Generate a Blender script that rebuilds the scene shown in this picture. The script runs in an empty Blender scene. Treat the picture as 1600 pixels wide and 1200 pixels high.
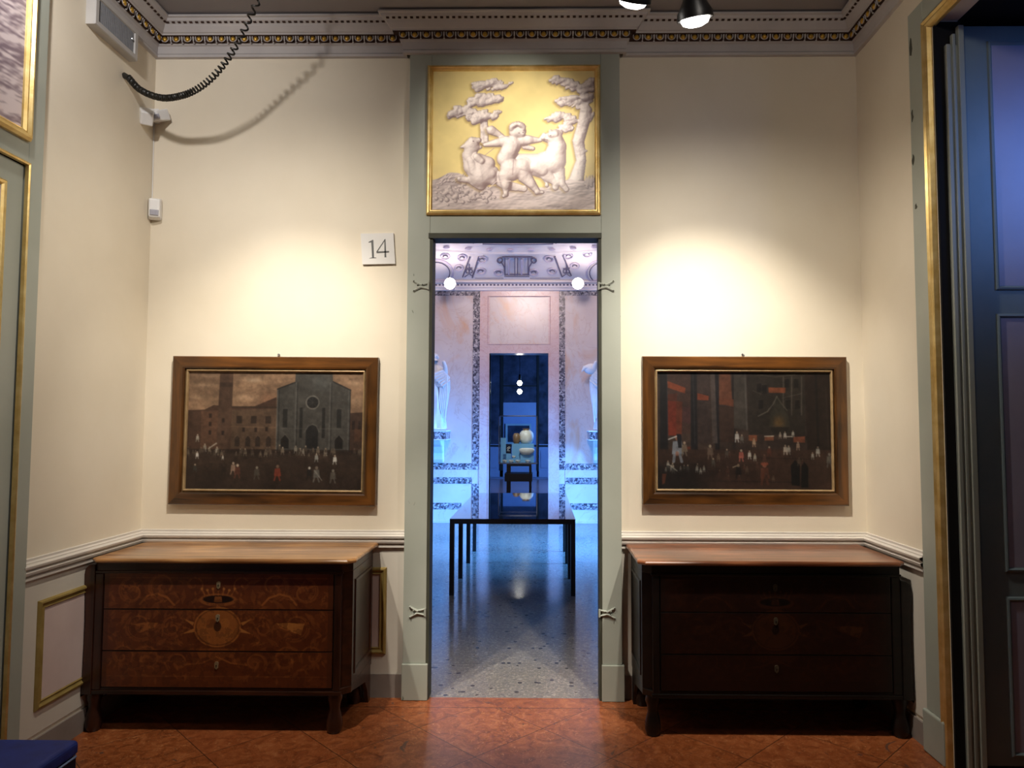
import bpy, bmesh, math, random
import numpy as np
from mathutils import Vector, Matrix
PI = math.pi
C = bpy.context.scene.collection
sc = bpy.context.scene
random.seed(7)

# ------------------------------------------------------------------ camera
F, YAW, PITCH, ROLL, CX, EYE = 1108.0, .0125, .056, .0024, 30.9, 1.55
FW = Vector((-math.sin(YAW)*math.cos(PITCH), math.cos(YAW)*math.cos(PITCH), math.sin(PITCH)))
R0 = Vector((math.cos(YAW), math.sin(YAW), 0)); U0 = R0.cross(FW)
RT = R0*math.cos(ROLL)+U0*math.sin(ROLL); UP = U0*math.cos(ROLL)-R0*math.sin(ROLL)
def at(px, py, Y):
    """world point at depth Y seen at photograph pixel (px, py): used to measure the place"""
    d = FW+RT*((px-800-CX)/F)-UP*((py-600)/F)
    k = Y/d.y
    return Vector((d.x*k, Y, EYE+d.z*k))
cd = bpy.data.cameras.new('camera'); cam = bpy.data.objects.new('camera', cd); C.objects.link(cam)
cam.matrix_world = Matrix(((RT.x, UP.x, -FW.x, 0), (RT.y, UP.y, -FW.y, 0), (RT.z, UP.z, -FW.z, EYE), (0, 0, 0, 1)))
cd.sensor_fit = 'HORIZONTAL'; cd.sensor_width = 36; cd.lens = F/1600*36; cd.shift_x = -CX/1600
cd.clip_start = .05; cd.clip_end = 100
sc.camera = cam
sc.view_settings.view_transform = 'Standard'; sc.view_settings.look = 'None'; sc.view_settings.gamma = 1
sc.view_settings.use_curve_mapping = False; sc.view_settings.exposure = 0.0

# ------------------------------------------------------------------ materials
def lin(c): return tuple((x/12.92 if x <= .04045 else ((x+.055)/1.055)**2.4) for x in c)
def rgb(r, g, b): return lin((r/255, g/255, b/255))+(1,)
class NT:
    def __init__(s, name, rough=.6, spec=.5, metal=0, coat=0):
        s.m = bpy.data.materials.new(name); s.m.use_nodes = True; s.t = s.m.node_tree
        s.b = s.t.nodes['Principled BSDF']; s.b.inputs['Roughness'].default_value = rough
        s.b.inputs['Specular IOR Level'].default_value = spec; s.b.inputs['Metallic'].default_value = metal
        s.b.inputs['Coat Weight'].default_value = coat; s.b.inputs['Coat Roughness'].default_value = .1
        s._c = None
    def n(s, typ, **kw):
        x = s.t.nodes.new(typ)
        for k, v in kw.items(): setattr(x, k, v)
        return x
    def l(s, a, b): s.t.links.new(a, b)
    def co(s, scale=(1, 1, 1), rot=(0, 0, 0), loc=(0, 0, 0)):
        if s._c is None: s._c = s.n('ShaderNodeTexCoord').outputs['Object']
        m = s.n('ShaderNodeMapping'); s.l(s._c, m.inputs[0])
        m.inputs['Scale'].default_value = scale; m.inputs['Rotation'].default_value = rot; m.inputs['Location'].default_value = loc
        return m.outputs[0]
    def noise(s, v, scale, detail=4, rough=.55, dist=0, out='Fac'):
        x = s.n('ShaderNodeTexNoise'); s.l(v, x.inputs['Vector'])
        x.inputs['Scale'].default_value = scale; x.inputs['Detail'].default_value = detail
        x.inputs['Roughness'].default_value = rough; x.inputs['Distortion'].default_value = dist
        return x.outputs[out]
    def vor(s, v, scale, feature='F1', out='Distance', rnd=1):
        x = s.n('ShaderNodeTexVoronoi', feature=feature); s.l(v, x.inputs['Vector'])
        x.inputs['Scale'].default_value = scale; x.inputs['Randomness'].default_value = rnd
        return x.outputs[out]
    def ramp(s, f, stops, interp='LINEAR'):
        x = s.n('ShaderNodeValToRGB'); s.l(f, x.inputs[0]); x.color_ramp.interpolation = interp
        e = x.color_ramp.elements
        while len(e) < len(stops): e.new(.5)
        for i, (p, c) in enumerate(stops):
            e[i].position = p; e[i].color = c if len(c) == 4 else tuple(c)+(1,)
        return x.outputs[0]
    def math(s, op, a, b=None, c=None):
        x = s.n('ShaderNodeMath', operation=op)
        for i, v in enumerate((a, b, c)):
            if v is None: continue
            if isinstance(v, (int, float)): x.inputs[i].default_value = v
            else: s.l(v, x.inputs[i])
        return x.outputs[0]
    def mix(s, f, a, b, mode='MIX'):
        x = s.n('ShaderNodeMix', data_type='RGBA', blend_type=mode)
        for i, v in ((0, f), (6, a), (7, b)):
            if isinstance(v, (int, float)): x.inputs[i].default_value = v
            elif isinstance(v, tuple): x.inputs[i].default_value = v
            else: s.l(v, x.inputs[i])
        return x.outputs[2]
    def sep(s, v):
        x = s.n('ShaderNodeSeparateXYZ'); s.l(v, x.inputs[0]); return x.outputs
    def comb(s, x_, y_, z_=0.0):
        x = s.n('ShaderNodeCombineXYZ')
        for i, v in enumerate((x_, y_, z_)):
            if isinstance(v, (int, float)): x.inputs[i].default_value = v
            else: s.l(v, x.inputs[i])
        return x.outputs[0]
    def col(s, c):
        if isinstance(c, tuple): s.b.inputs['Base Color'].default_value = c
        else: s.l(c, s.b.inputs['Base Color'])
        return s
    def rough(s, f, lo, hi):
        x = s.n('ShaderNodeMapRange'); s.l(f, x.inputs[0]); x.inputs[3].default_value = lo; x.inputs[4].default_value = hi
        s.l(x.outputs[0], s.b.inputs['Roughness']); return s
    def bump(s, f, strength=.3, dist=.005):
        x = s.n('ShaderNodeBump'); x.inputs['Strength'].default_value = strength; x.inputs['Distance'].default_value = dist
        s.l(f, x.inputs['Height']); s.l(x.outputs[0], s.b.inputs['Normal']); return s
def mottled(name, a, b, scale=3, rough=.8, bump=.15, spec=.3, metal=0, bscale=60, coat=0):
    t = NT(name, rough, spec, metal, coat)
    v = t.co(); t.col(t.mix(t.ramp(t.noise(v, scale, 5), [(.3, (0, 0, 0)), (.7, (1, 1, 1))]), a, b))
    if bump: t.bump(t.noise(v, bscale, 3), bump, .002)
    return t.m
def wood(name, dark, light, axis=0, scale=6, rough=.35, spec=.5, coat=.2):
    t = NT(name, rough, spec, 0, coat)
    s3 = [14, 14, 14]; s3[axis] = 1.2
    v = t.co(tuple(x*scale/6 for x in s3))
    f = t.noise(v, 1.6, 6, .6, .6)
    g = t.noise(t.co(), 2.5, 3)
    c = t.mix(t.ramp(f, [(.36, (0, 0, 0)), (.64, (1, 1, 1))]), dark, light)
    c = t.mix(t.ramp(g, [(.35, (.55, .55, .55)), (.65, (1, 1, 1))]), (0, 0, 0, 1), c)
    t.col(c); t.bump(f, .12, .001)
    return t.m
def emis(name, c, s):
    t = NT(name); t.b.inputs['Emission Color'].default_value = c; t.b.inputs['Emission Strength'].default_value = s
    t.col(c); return t.m
def vcol(name, rough=.5, spec=.4, coat=0, bump=.2, bs=180):
    t = NT(name, rough, spec, 0, coat)
    a = t.n('ShaderNodeAttribute', attribute_name='Col'); t.col(a.outputs['Color'])
    if bump: t.bump(t.noise(t.co(), bs, 4), bump, .0015)
    return t.m
M = {}
M['plaster'] = mottled('cream_plaster', rgb(221, 211, 192), rgb(230, 221, 204), 1.6, .85, .12, .2, bscale=140)
M['dado'] = mottled('dado_paint', rgb(200, 194, 184), rgb(212, 206, 194), 2, .8, .1, .25)
M['lilac'] = mottled('lilac_panel', rgb(196, 176, 172), rgb(212, 194, 190), 2.5, .8, .1, .25)
M['greypaint'] = mottled('grey_moulding_paint', rgb(176, 172, 174), rgb(192, 188, 188), 4, .7, .15, .3)
M['railpaint'] = mottled('pale_rail_paint', rgb(202, 196, 190), rgb(212, 206, 198), 4, .7, .12, .3)
M['railline'] = mottled('grey_line_paint', rgb(150, 148, 152), rgb(164, 162, 166), 4, .7, .1, .3)  # plain grey paint of the lower door mouldings
M['skirting'] = mottled('skirting_paint', rgb(128, 118, 112), rgb(146, 136, 130), 5, .7, .15, .3)
M['ceiling'] = mottled('ceiling_paint', rgb(140, 136, 140), rgb(150, 147, 150), 1, .9, 0, .1)
def green():
    t = NT('celadon_paint', .5, .4); v = t.co()
    c = t.mix(t.ramp(t.noise(v, 2.2, 5), [(.3, (0, 0, 0)), (.7, (1, 1, 1))]), rgb(158, 163, 153), rgb(169, 173, 164))
    sc_ = t.ramp(t.noise(t.co((1, 1, .35)), 16, 6, .6, 1.2), [(.715, (0, 0, 0)), (.73, (1, 1, 1))])
    c = t.mix(sc_, c, rgb(108, 116, 104)); t.col(c); t.bump(t.noise(v, 40, 4), .15, .002)
    return t.m
M['celadon'] = green()
M['shutter'] = mottled('shutter_paint', rgb(120, 136, 142), rgb(134, 148, 154), 3, .45, .15, .5)
M['shutterpanel'] = mottled('shutter_panel_paint', rgb(166, 158, 182), rgb(178, 172, 196), 3, .4, .15, .5)
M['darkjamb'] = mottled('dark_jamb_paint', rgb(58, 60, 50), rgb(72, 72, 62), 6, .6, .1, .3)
M['black'] = mottled('black_metal', rgb(14, 14, 16), rgb(20, 20, 22), 8, .4, 0, .5)
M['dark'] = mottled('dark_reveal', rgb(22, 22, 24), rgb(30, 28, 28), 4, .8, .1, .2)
M['gilt'] = mottled('gilding', rgb(208, 174, 104), rgb(236, 212, 150), 14, .38, .3, .5, .75, 90)
M['giltmatt'] = mottled('dull_gilding', rgb(140, 118, 62), rgb(168, 146, 88), 10, .55, .2, .4, .3)
M['eggilt'] = mottled('egg_gilding', rgb(176, 136, 50), rgb(214, 172, 78), 30, .35, .1, .5, .6)
M['deepbrown'] = mottled('deep_brown', rgb(52, 38, 34), rgb(72, 52, 44), 20, .8, .1, .2)  # brown of the painted egg recess shade, shared by the bead carving
M['white'] = mottled('white_plastic', rgb(226, 226, 228), rgb(232, 232, 232), 3, .4, 0, .5)
M['signwhite'] = mottled('sign_board', rgb(214, 212, 210), rgb(220, 218, 216), 3, .5, 0, .4)
M['lens'] = mottled('grey_lens', rgb(160, 160, 172), rgb(172, 172, 186), 3, .25, 0, .5)
M['ventframe'] = mottled('vent_frame_paint', rgb(176, 174, 174), rgb(188, 186, 184), 6, .5, .1, .4)
M['mesh'] = mottled('grille_grey', rgb(128, 130, 136), rgb(142, 144, 150), 60, .6, .4, .4)
M['cable'] = mottled('black_rubber', rgb(22, 21, 18), rgb(34, 32, 28), 20, .45, .1, .5)
M['navy'] = mottled('navy_fabric', rgb(14, 34, 112), rgb(22, 48, 140), 14, .6, .3, .4, bscale=400)
M['navydark'] = mottled('navy_side', rgb(8, 14, 44), rgb(12, 20, 56), 10, .6, .2, .3)
M['piping'] = mottled('pale_piping', rgb(120, 140, 180), rgb(130, 150, 190), 10, .6, 0, .3)
M['framewood'] = wood('frame_walnut', rgb(48, 30, 16), rgb(116, 72, 30), 0, 5, .3, .5, .35)
M['framewood_v'] = wood('frame_walnut_upright', rgb(48, 30, 16), rgb(108, 68, 28), 2, 5, .3, .5, .35)
M['slip'] = mottled('slip_moulding', rgb(150, 124, 88), rgb(176, 150, 112), 20, .4, .2, .5, .3)
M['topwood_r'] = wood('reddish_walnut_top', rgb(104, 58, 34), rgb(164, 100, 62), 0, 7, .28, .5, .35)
M['topwood'] = wood('walnut_top', rgb(136, 88, 46), rgb(204, 152, 96), 0, 7, .28, .5, .35)
M['carcass'] = wood('walnut_carcass', rgb(40, 20, 12), rgb(74, 38, 22), 0, 6, .35, .5, .2)
M['carcassv'] = wood('walnut_stile', rgb(40, 20, 12), rgb(70, 36, 22), 2, 6, .35, .5, .2)
M['carcass_shaded'] = wood('shaded_walnut_carcass', rgb(14, 9, 8), rgb(24, 15, 12), 0, 6, .4, .4, .1)  # walnut copy with the right commode's shade put into the colour
M['brass'] = mottled('aged_brass', rgb(170, 150, 110), rgb(200, 184, 150), 30, .35, .1, .5, .7)
M['brass_shaded'] = mottled('shaded_brass', rgb(70, 62, 50), rgb(92, 82, 66), 30, .5, .1, .4, .5)  # brass copy darkened with painted shade for the right commode
M['paint_dark'] = vcol('old_oil_painting', .5, .3, 0, .25, 150)
M['paint_light'] = vcol('grisaille_painting', .38, .45, .15, .15, 120)
M['inlay'] = vcol('walnut_marquetry', .35, .45, .15, .1, 60)
M['hot'] = emis('lamp_glow', (1, .93, .8, 1), 26)
M['hotsmall'] = emis('lamp_glow_near', (1, .95, .88, 1), 9)
M['pend'] = emis('pendant_glow', (1, .96, .86, 1), 24)
M['statue'] = mottled('white_marble', rgb(206, 208, 214), rgb(226, 226, 230), 6, .4, .1, .5)
def glass(name, tint=(.9, .95, 1, 1), alpha=.12):
    m = bpy.data.materials.new(name); m.use_nodes = True; t = m.node_tree; t.nodes.clear()
    o = t.nodes.new('ShaderNodeOutputMaterial'); a = t.nodes.new('ShaderNodeBsdfTransparent'); g = t.nodes.new('ShaderNodeBsdfGlossy')
    f = t.nodes.new('ShaderNodeLayerWeight'); x = t.nodes.new('ShaderNodeMixShader'); f.inputs['Blend'].default_value = .06
    a.inputs[0].default_value = tint; g.inputs['Roughness'].default_value = .02
    t.links.new(f.outputs[0], x.inputs[0]); t.links.new(a.outputs[0], x.inputs[1]); t.links.new(g.outputs[0], x.inputs[2]); t.links.new(x.outputs[0], o.inputs[0])
    return m
M['glass'] = glass('case_glass')
def blackglass():
    t = NT('black_glass', .03, .5, 0, .8); t.b.inputs['Coat Roughness'].default_value = .02; t.col(rgb(24, 27, 34)); t.b.inputs['IOR'].default_value = 1.8
    t.b.inputs['Transmission Weight'].default_value = 0; return t.m
M['tableglass'] = blackglass()
def redmarble():
    t = NT('red_verona_marble', .3, .45)
    p = t.sep(t.co()); s2 = 1/math.sqrt(2)
    u = t.math('MULTIPLY', t.math('SUBTRACT', p[0], p[1]), s2); v = t.math('MULTIPLY', t.math('ADD', p[0], p[1]), s2)
    un = t.math('DIVIDE', t.math('ADD', u, 2.611), .448); vn = t.math('DIVIDE', t.math('SUBTRACT', v, 2.63), .448)
    w = t.n('ShaderNodeTexWhiteNoise'); t.l(t.comb(t.math('FLOOR', un), t.math('FLOOR', vn)), w.inputs[0])
    def jt(x): return t.math('GREATER_THAN', t.math('ABSOLUTE', t.math('SUBTRACT', t.math('FRACT', x), .5)), .4955)
    joint = t.math('MAXIMUM', jt(un), jt(vn))
    bord = t.math('GREATER_THAN', p[1], 3.965)
    joint = t.math('MULTIPLY', joint, t.math('SUBTRACT', 1, bord))
    joint = t.math('MAXIMUM', joint, t.math('LESS_THAN', t.math('ABSOLUTE', t.math('SUBTRACT', p[1], 3.965)), .003))
    vv = t.co((1, 1, 1)); sh = t.n('ShaderNodeVectorMath', operation='ADD'); t.l(vv, sh.inputs[0]); t.l(w.outputs[1], sh.inputs[1])
    a = t.noise(sh.outputs[0], 13, 9, .7, 1.3); b = t.noise(sh.outputs[0], 40, 8, .7, 2.0)
    c = t.ramp(a, [(.30, rgb(96, 50, 26)), (.45, rgb(136, 74, 38)), (.56, rgb(158, 90, 50)), (.72, rgb(184, 120, 74))])
    c = t.mix(t.ramp(b, [(.56, (0, 0, 0)), (.66, (.8, .8, .8))]), c, rgb(206, 146, 98))
    c = t.mix(t.ramp(t.noise(vv, 3.1, 6, .6, 3), [(.655, (0, 0, 0)), (.675, (1, 1, 1))]), c, rgb(92, 70, 58))
    c = t.mix(t.math('MULTIPLY', w.outputs[0], .35), c, rgb(128, 60, 34))
    c = t.mix(t.math('MULTIPLY', joint, .9), c, rgb(52, 34, 26)); t.col(c)
    t.rough(b, .22, .42); return t.m
M['redfloor'] = redmarble()
def terrazzo():
    t = NT('terrazzo', .16, .5); v = t.co()
    col = t.vor(v, 70, out='Color'); dist = t.vor(v, 70, 'DISTANCE_TO_EDGE')
    h = t.sep(col)
    chip = t.ramp(h[0], [(0, rgb(110, 108, 106)), (.35, rgb(134, 130, 124)), (.6, rgb(118, 114, 110)), (.8, rgb(154, 148, 138)), (1, rgb(126, 118, 112))])
    c = t.mix(t.ramp(dist, [(.02, (0, 0, 0)), (.06, (1, 1, 1))]), rgb(104, 102, 100), chip)
    # sparse large dark and pale chips
    col2 = t.sep(t.vor(v, 20, out='Color')); d2 = t.vor(v, 20)
    mk = t.math('MULTIPLY', t.math('LESS_THAN', d2, .30), t.math('GREATER_THAN', col2[1], .80))
    c = t.mix(mk, c, rgb(52, 52, 56))
    mk2 = t.math('MULTIPLY', t.math('LESS_THAN', d2, .25), t.math('LESS_THAN', col2[1], .10)); c = t.mix(mk2, c, rgb(150, 146, 140))
    p = t.sep(v)
    ln = t.math('GREATER_THAN', t.math('ABSOLUTE', t.math('SUBTRACT', t.math('FRACT', t.math('DIVIDE', p[1], .78)), .5)), .494)
    c = t.mix(t.math('MULTIPLY', ln, .4), c, rgb(70, 72, 76))
    t.col(c); t.rough(t.noise(v, 3, 3), .1, .2); return t.m
M['terrazzo'] = terrazzo()
def marble(name, a, b, vein, vs=2.2, rough=.3, vw=.02, warm=None):
    t = NT(name, rough, .5); v = t.co()
    c = t.mix(t.ramp(t.noise(v, 3, 5), [(.3, (0, 0, 0)), (.7, (1, 1, 1))]), a, b)
    n1 = t.noise(v, vs, 7, .6, 1.8)
    vm = t.ramp(t.math('ABSOLUTE', t.math('SUBTRACT', n1, .5)), [(0, (1, 1, 1)), (vw, (0, 0, 0))])
    c = t.mix(t.math('MULTIPLY', vm, .55), c, vein)
    if warm:
        c = t.mix(t.ramp(t.noise(t.co((1, 1, .55), (0, .6, 0)), 1.3, 4, .6, 1.2), [(.56, (0, 0, 0)), (.72, (1, 1, 1))]), c, warm)
    t.col(c); return t.m
M['palemarble'] = marble('pale_marble', rgb(204, 190, 190), rgb(216, 204, 202), rgb(190, 164, 158), 1.6, .25, .015, rgb(210, 166, 136))
M['pinkmarble'] = marble('pink_marble', rgb(204, 174, 176), rgb(216, 192, 192), rgb(190, 142, 138), 5, .25, .03)
def breccia():
    t = NT('dark_breccia', .25, .5); v = t.co(); w = t.noise(v, 9, 3, out='Color')
    a = t.n('ShaderNodeVectorMath', operation='MULTIPLY_ADD'); t.l(w, a.inputs[0]); a.inputs[1].default_value = (.08, .08, .08); t.l(v, a.inputs[2])
    h = t.sep(t.vor(a.outputs[0], 42, out='Color'))
    t.col(t.ramp(h[0], [(0, rgb(70, 66, 78)), (.22, rgb(128, 122, 132)), (.45, rgb(160, 152, 158)), (.6, rgb(96, 90, 102)), (.75, rgb(190, 182, 184)), (.9, rgb(140, 130, 140))], 'CONSTANT'))
    return t.m
M['breccia'] = breccia()
M['stucco'] = mottled('white_stucco', rgb(220, 214, 222), rgb(230, 226, 232), 2, .7, .1, .3)
M['stuccoline'] = mottled('painted_stucco_line', rgb(96, 92, 118), rgb(112, 108, 134), 8, .7, 0, .3)
M['stuccoshade'] = mottled('lilac_stucco', rgb(184, 178, 204), rgb(196, 190, 214), 6, .7, 0, .3)
M['nightblue'] = mottled('blue_wall_paint', rgb(104, 116, 150), rgb(116, 128, 160), 2, .7, .1, .3)
M['tapestry'] = mottled('dark_tapestry', rgb(18, 20, 30), rgb(52, 56, 76), 3.5, .8, .2, .2)
M['thirdfloor'] = mottled('polished_red_floor', rgb(120, 92, 96), rgb(140, 108, 110), 4, .2, 0, .5)
M['ceramic'] = mottled('pale_ceramic', rgb(226, 214, 190), rgb(240, 232, 214), 8, .4, .1, .5)
M['ceramicbrown'] = mottled('brown_ceramic', rgb(120, 90, 60), rgb(150, 116, 80), 10, .4, .1, .5)
M['blueplinth'] = mottled('pale_blue_plinth', rgb(110, 162, 196), rgb(122, 172, 204), 4, .6, 0, .3)
M['card'] = mottled('black_card', rgb(16, 22, 40), rgb(20, 26, 46), 4, .6, 0, .3)
M['chrome'] = mottled('polished_steel', rgb(190, 200, 210), rgb(200, 208, 216), 4, .15, 0, .5, .9)

# ------------------------------------------------------------------ mesh helpers
class MB:
    def __init__(s): s.v = []; s.f = []
    def add(s, vs, fs):
        o = len(s.v); s.v += [tuple(p) for p in vs]; s.f += [tuple(i+o for i in q) for q in fs]; return s
    def box(s, x0, x1, y0, y1, z0, z1):
        return s.add([(x0, y0, z0), (x1, y0, z0), (x1, y1, z0), (x0, y1, z0), (x0, y0, z1), (x1, y0, z1), (x1, y1, z1), (x0, y1, z1)],
                     [(0, 3, 2, 1), (4, 5, 6, 7), (0, 1, 5, 4), (1, 2, 6, 5), (2, 3, 7, 6), (3, 0, 4, 7)])
    def tube(s, pts, r, seg=8, closed=False, cap=True):
        pts = [Vector(p) for p in pts]; n = len(pts); rs = r if isinstance(r, (list, tuple)) else [r]*n
        vs = []; prev = None
        for i, p in enumerate(pts):
            if closed: t = pts[(i+1) % n]-pts[i-1]
            else: t = pts[min(i+1, n-1)]-pts[max(i-1, 0)]
            t.normalize()
            if prev is None:
                a = Vector((0, 0, 1)) if abs(t.z) < .9 else Vector((1, 0, 0)); u = t.cross(a).normalized()
            else:
                u = prev-t*prev.dot(t)
                u = u.normalized() if u.length > 1e-6 else t.orthogonal().normalized()
            prev = u; w = t.cross(u)
            for k in range(seg):
                a = 2*PI*k/seg; vs.append(p+(u*math.cos(a)+w*math.sin(a))*rs[i])
        fs = []
        for i in range(n if closed else n-1):
            j = (i+1) % n
            for k in range(seg): fs.append((i*seg+k, i*seg+(k+1) % seg, j*seg+(k+1) % seg, j*seg+k))
        if cap and not closed: fs += [tuple(range(seg))[::-1], tuple((n-1)*seg+k for k in range(seg))]
        return s.add(vs, fs)
    def lathe(s, prof, c=(0, 0, 0), seg=24, axis=None, fold=None):
        """profile of (radius, height) turned about an axis through c"""
        ax = Vector(axis or (0, 0, 1)).normalized(); u = ax.orthogonal().normalized() if axis else Vector((1, 0, 0)); w = ax.cross(u); c = Vector(c)
        vs = []
        for i, (r, h) in enumerate(prof):
            for k in range(seg):
                a = 2*PI*k/seg; rr = r*(fold(a, h) if fold else 1)
                vs.append(c+ax*h+(u*math.cos(a)+w*math.sin(a))*rr)
        n = len(prof); fs = [(i*seg+k, i*seg+(k+1) % seg, (i+1)*seg+(k+1) % seg, (i+1)*seg+k) for i in range(n-1) for k in range(seg)]
        fs += [tuple(range(seg))[::-1], tuple((n-1)*seg+k for k in range(seg))]
        return s.add(vs, fs)
    def ball(s, c, rx, ry=None, rz=None, seg=12, rings=8):
        ry = ry or rx; rz = rz or rx; vs = [(c[0], c[1], c[2]-rz)]
        for i in range(1, rings):
            a = -PI/2+PI*i/rings
            for k in range(seg):
                b = 2*PI*k/seg; vs.append((c[0]+rx*math.cos(a)*math.cos(b), c[1]+ry*math.cos(a)*math.sin(b), c[2]+rz*math.sin(a)))
        vs.append((c[0], c[1], c[2]+rz)); L = len(vs)-1; fs = []
        for k in range(seg):
            fs.append((0, 1+(k+1) % seg, 1+k)); fs.append((L, L-seg+k, L-seg+(k+1) % seg))
        for i in range(rings-2):
            for k in range(seg):
                a = 1+i*seg+k; b = 1+i*seg+(k+1) % seg; fs.append((a, b, b+seg, a+seg))
        return s.add(vs, fs)
    def frame(s, O, U, V, N, w, h, prof):
        """mitred rectangular moulding: prof = [(inset from outer edge, height along N)...]"""
        O, U, V, N = map(Vector, (O, U, V, N)); vs = []
        for (i, d) in prof:
            for (a, b) in ((i, i), (w-i, i), (w-i, h-i), (i, h-i)): vs.append(O+U*a+V*b+N*d)
        fs = []
        for j in range(len(prof)-1):
            for k in range(4): fs.append((j*4+k, j*4+(k+1) % 4, (j+1)*4+(k+1) % 4, (j+1)*4+k))
        return s.add(vs, fs)
    def sweep(s, rails):
        """rails: list of polylines (same length), joined in order"""
        n = len(rails[0]); vs = [p for r in rails for p in r]
        return s.add(vs, [(j*n+i, j*n+i+1, (j+1)*n+i+1, (j+1)*n+i) for j in range(len(rails)-1) for i in range(n-1)])
    def prism(s, poly, f0, f1):
        """poly extruded between two mapping functions (2d -> 3d)"""
        n = len(poly); vs = [f0(p) for p in poly]+[f1(p) for p in poly]
        return s.add(vs, [tuple(range(n)), tuple(range(2*n-1, n-1, -1))]+[(i, (i+1) % n, n+(i+1) % n, n+i) for i in range(n)])
    def build(s, name, mat, parent=None, bevel=0, smooth=False, merge=False, seg=2):
        me = bpy.data.meshes.new(name)
        org = parent.matrix_basis.translation.copy() if parent is not None and parent.type == 'EMPTY' else Vector((0, 0, 0))
        if parent is not None and parent.type != 'EMPTY':
            q = parent
            while q.parent is not None: q = q.parent
            org = q.matrix_basis.translation.copy() if q.type == 'EMPTY' else Vector((0, 0, 0))
        me.from_pydata([tuple(Vector(p)-org) for p in s.v], [], s.f)
        bm = bmesh.new(); bm.from_mesh(me)
        if merge: bmesh.ops.remove_doubles(bm, verts=bm.verts, dist=1e-5)
        bmesh.ops.recalc_face_normals(bm, faces=bm.faces); bm.to_mesh(me); bm.free()
        me.materials.append(M[mat] if isinstance(mat, str) else mat)
        if smooth:
            me.polygons.foreach_set('use_smooth', [True]*len(me.polygons))
            try: me.set_sharp_from_angle(angle=math.radians(40))
            except Exception: pass
        o = bpy.data.objects.new(name, me); C.objects.link(o)
        if parent is not None: o.parent = parent
        if bevel:
            b = o.modifiers.new('Bevel', 'BEVEL'); b.width = bevel; b.segments = seg; b.limit_method = 'ANGLE'; b.angle_limit = .6
        return o
def tag(o, label=None, cat=None, group=None, kind=None):
    if label: o['label'] = label
    if cat: o['category'] = cat
    if group: o['group'] = group
    if kind: o['kind'] = kind
    return o
def empty(name, loc, label, cat, group=None):
    o = bpy.data.objects.new(name, None); C.objects.link(o); o.location = loc; o.empty_display_size = .1
    return tag(o, label, cat, group)
def struct(o, label=None): o['kind'] = 'structure'; 
def S(o, label, cat): return tag(o, label, cat, None, 'structure')
def copy_tree(o, parent=None):
    c = o.copy(); C.objects.link(c); c.parent = parent
    for ch in list(o.children): copy_tree(ch, c)
    return c

# ------------------------------------------------------------------ a small painter for pictures and inlay (pigment only)
def vnoise(h, w, cells, seed, aspect=1.0):
    rs = np.random.RandomState(seed); gy = max(2, int(cells)); gx = max(2, int(cells*aspect*w/h)); g = rs.rand(gy+2, gx+2)
    y = np.linspace(0, gy, h, endpoint=False); x = np.linspace(0, gx, w, endpoint=False)
    y0 = y.astype(int); x0 = x.astype(int); fy = y-y0; fx = x-x0; fy = fy*fy*(3-2*fy); fx = fx*fx*(3-2*fx)
    fy = fy[:, None]; fx = fx[None, :]
    return (g[y0][:, x0]*(1-fy)*(1-fx)+g[y0+1][:, x0]*fy*(1-fx)+g[y0][:, x0+1]*(1-fy)*fx+g[y0+1][:, x0+1]*fy*fx)
def fbm(h, w, cells, seed, octv=4, aspect=1.0):
    r = 0; a = .5; t = 0
    for i in range(octv): r = r+a*vnoise(h, w, cells*2**i, seed+i, aspect); t += a; a *= .55
    return r/t
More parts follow.
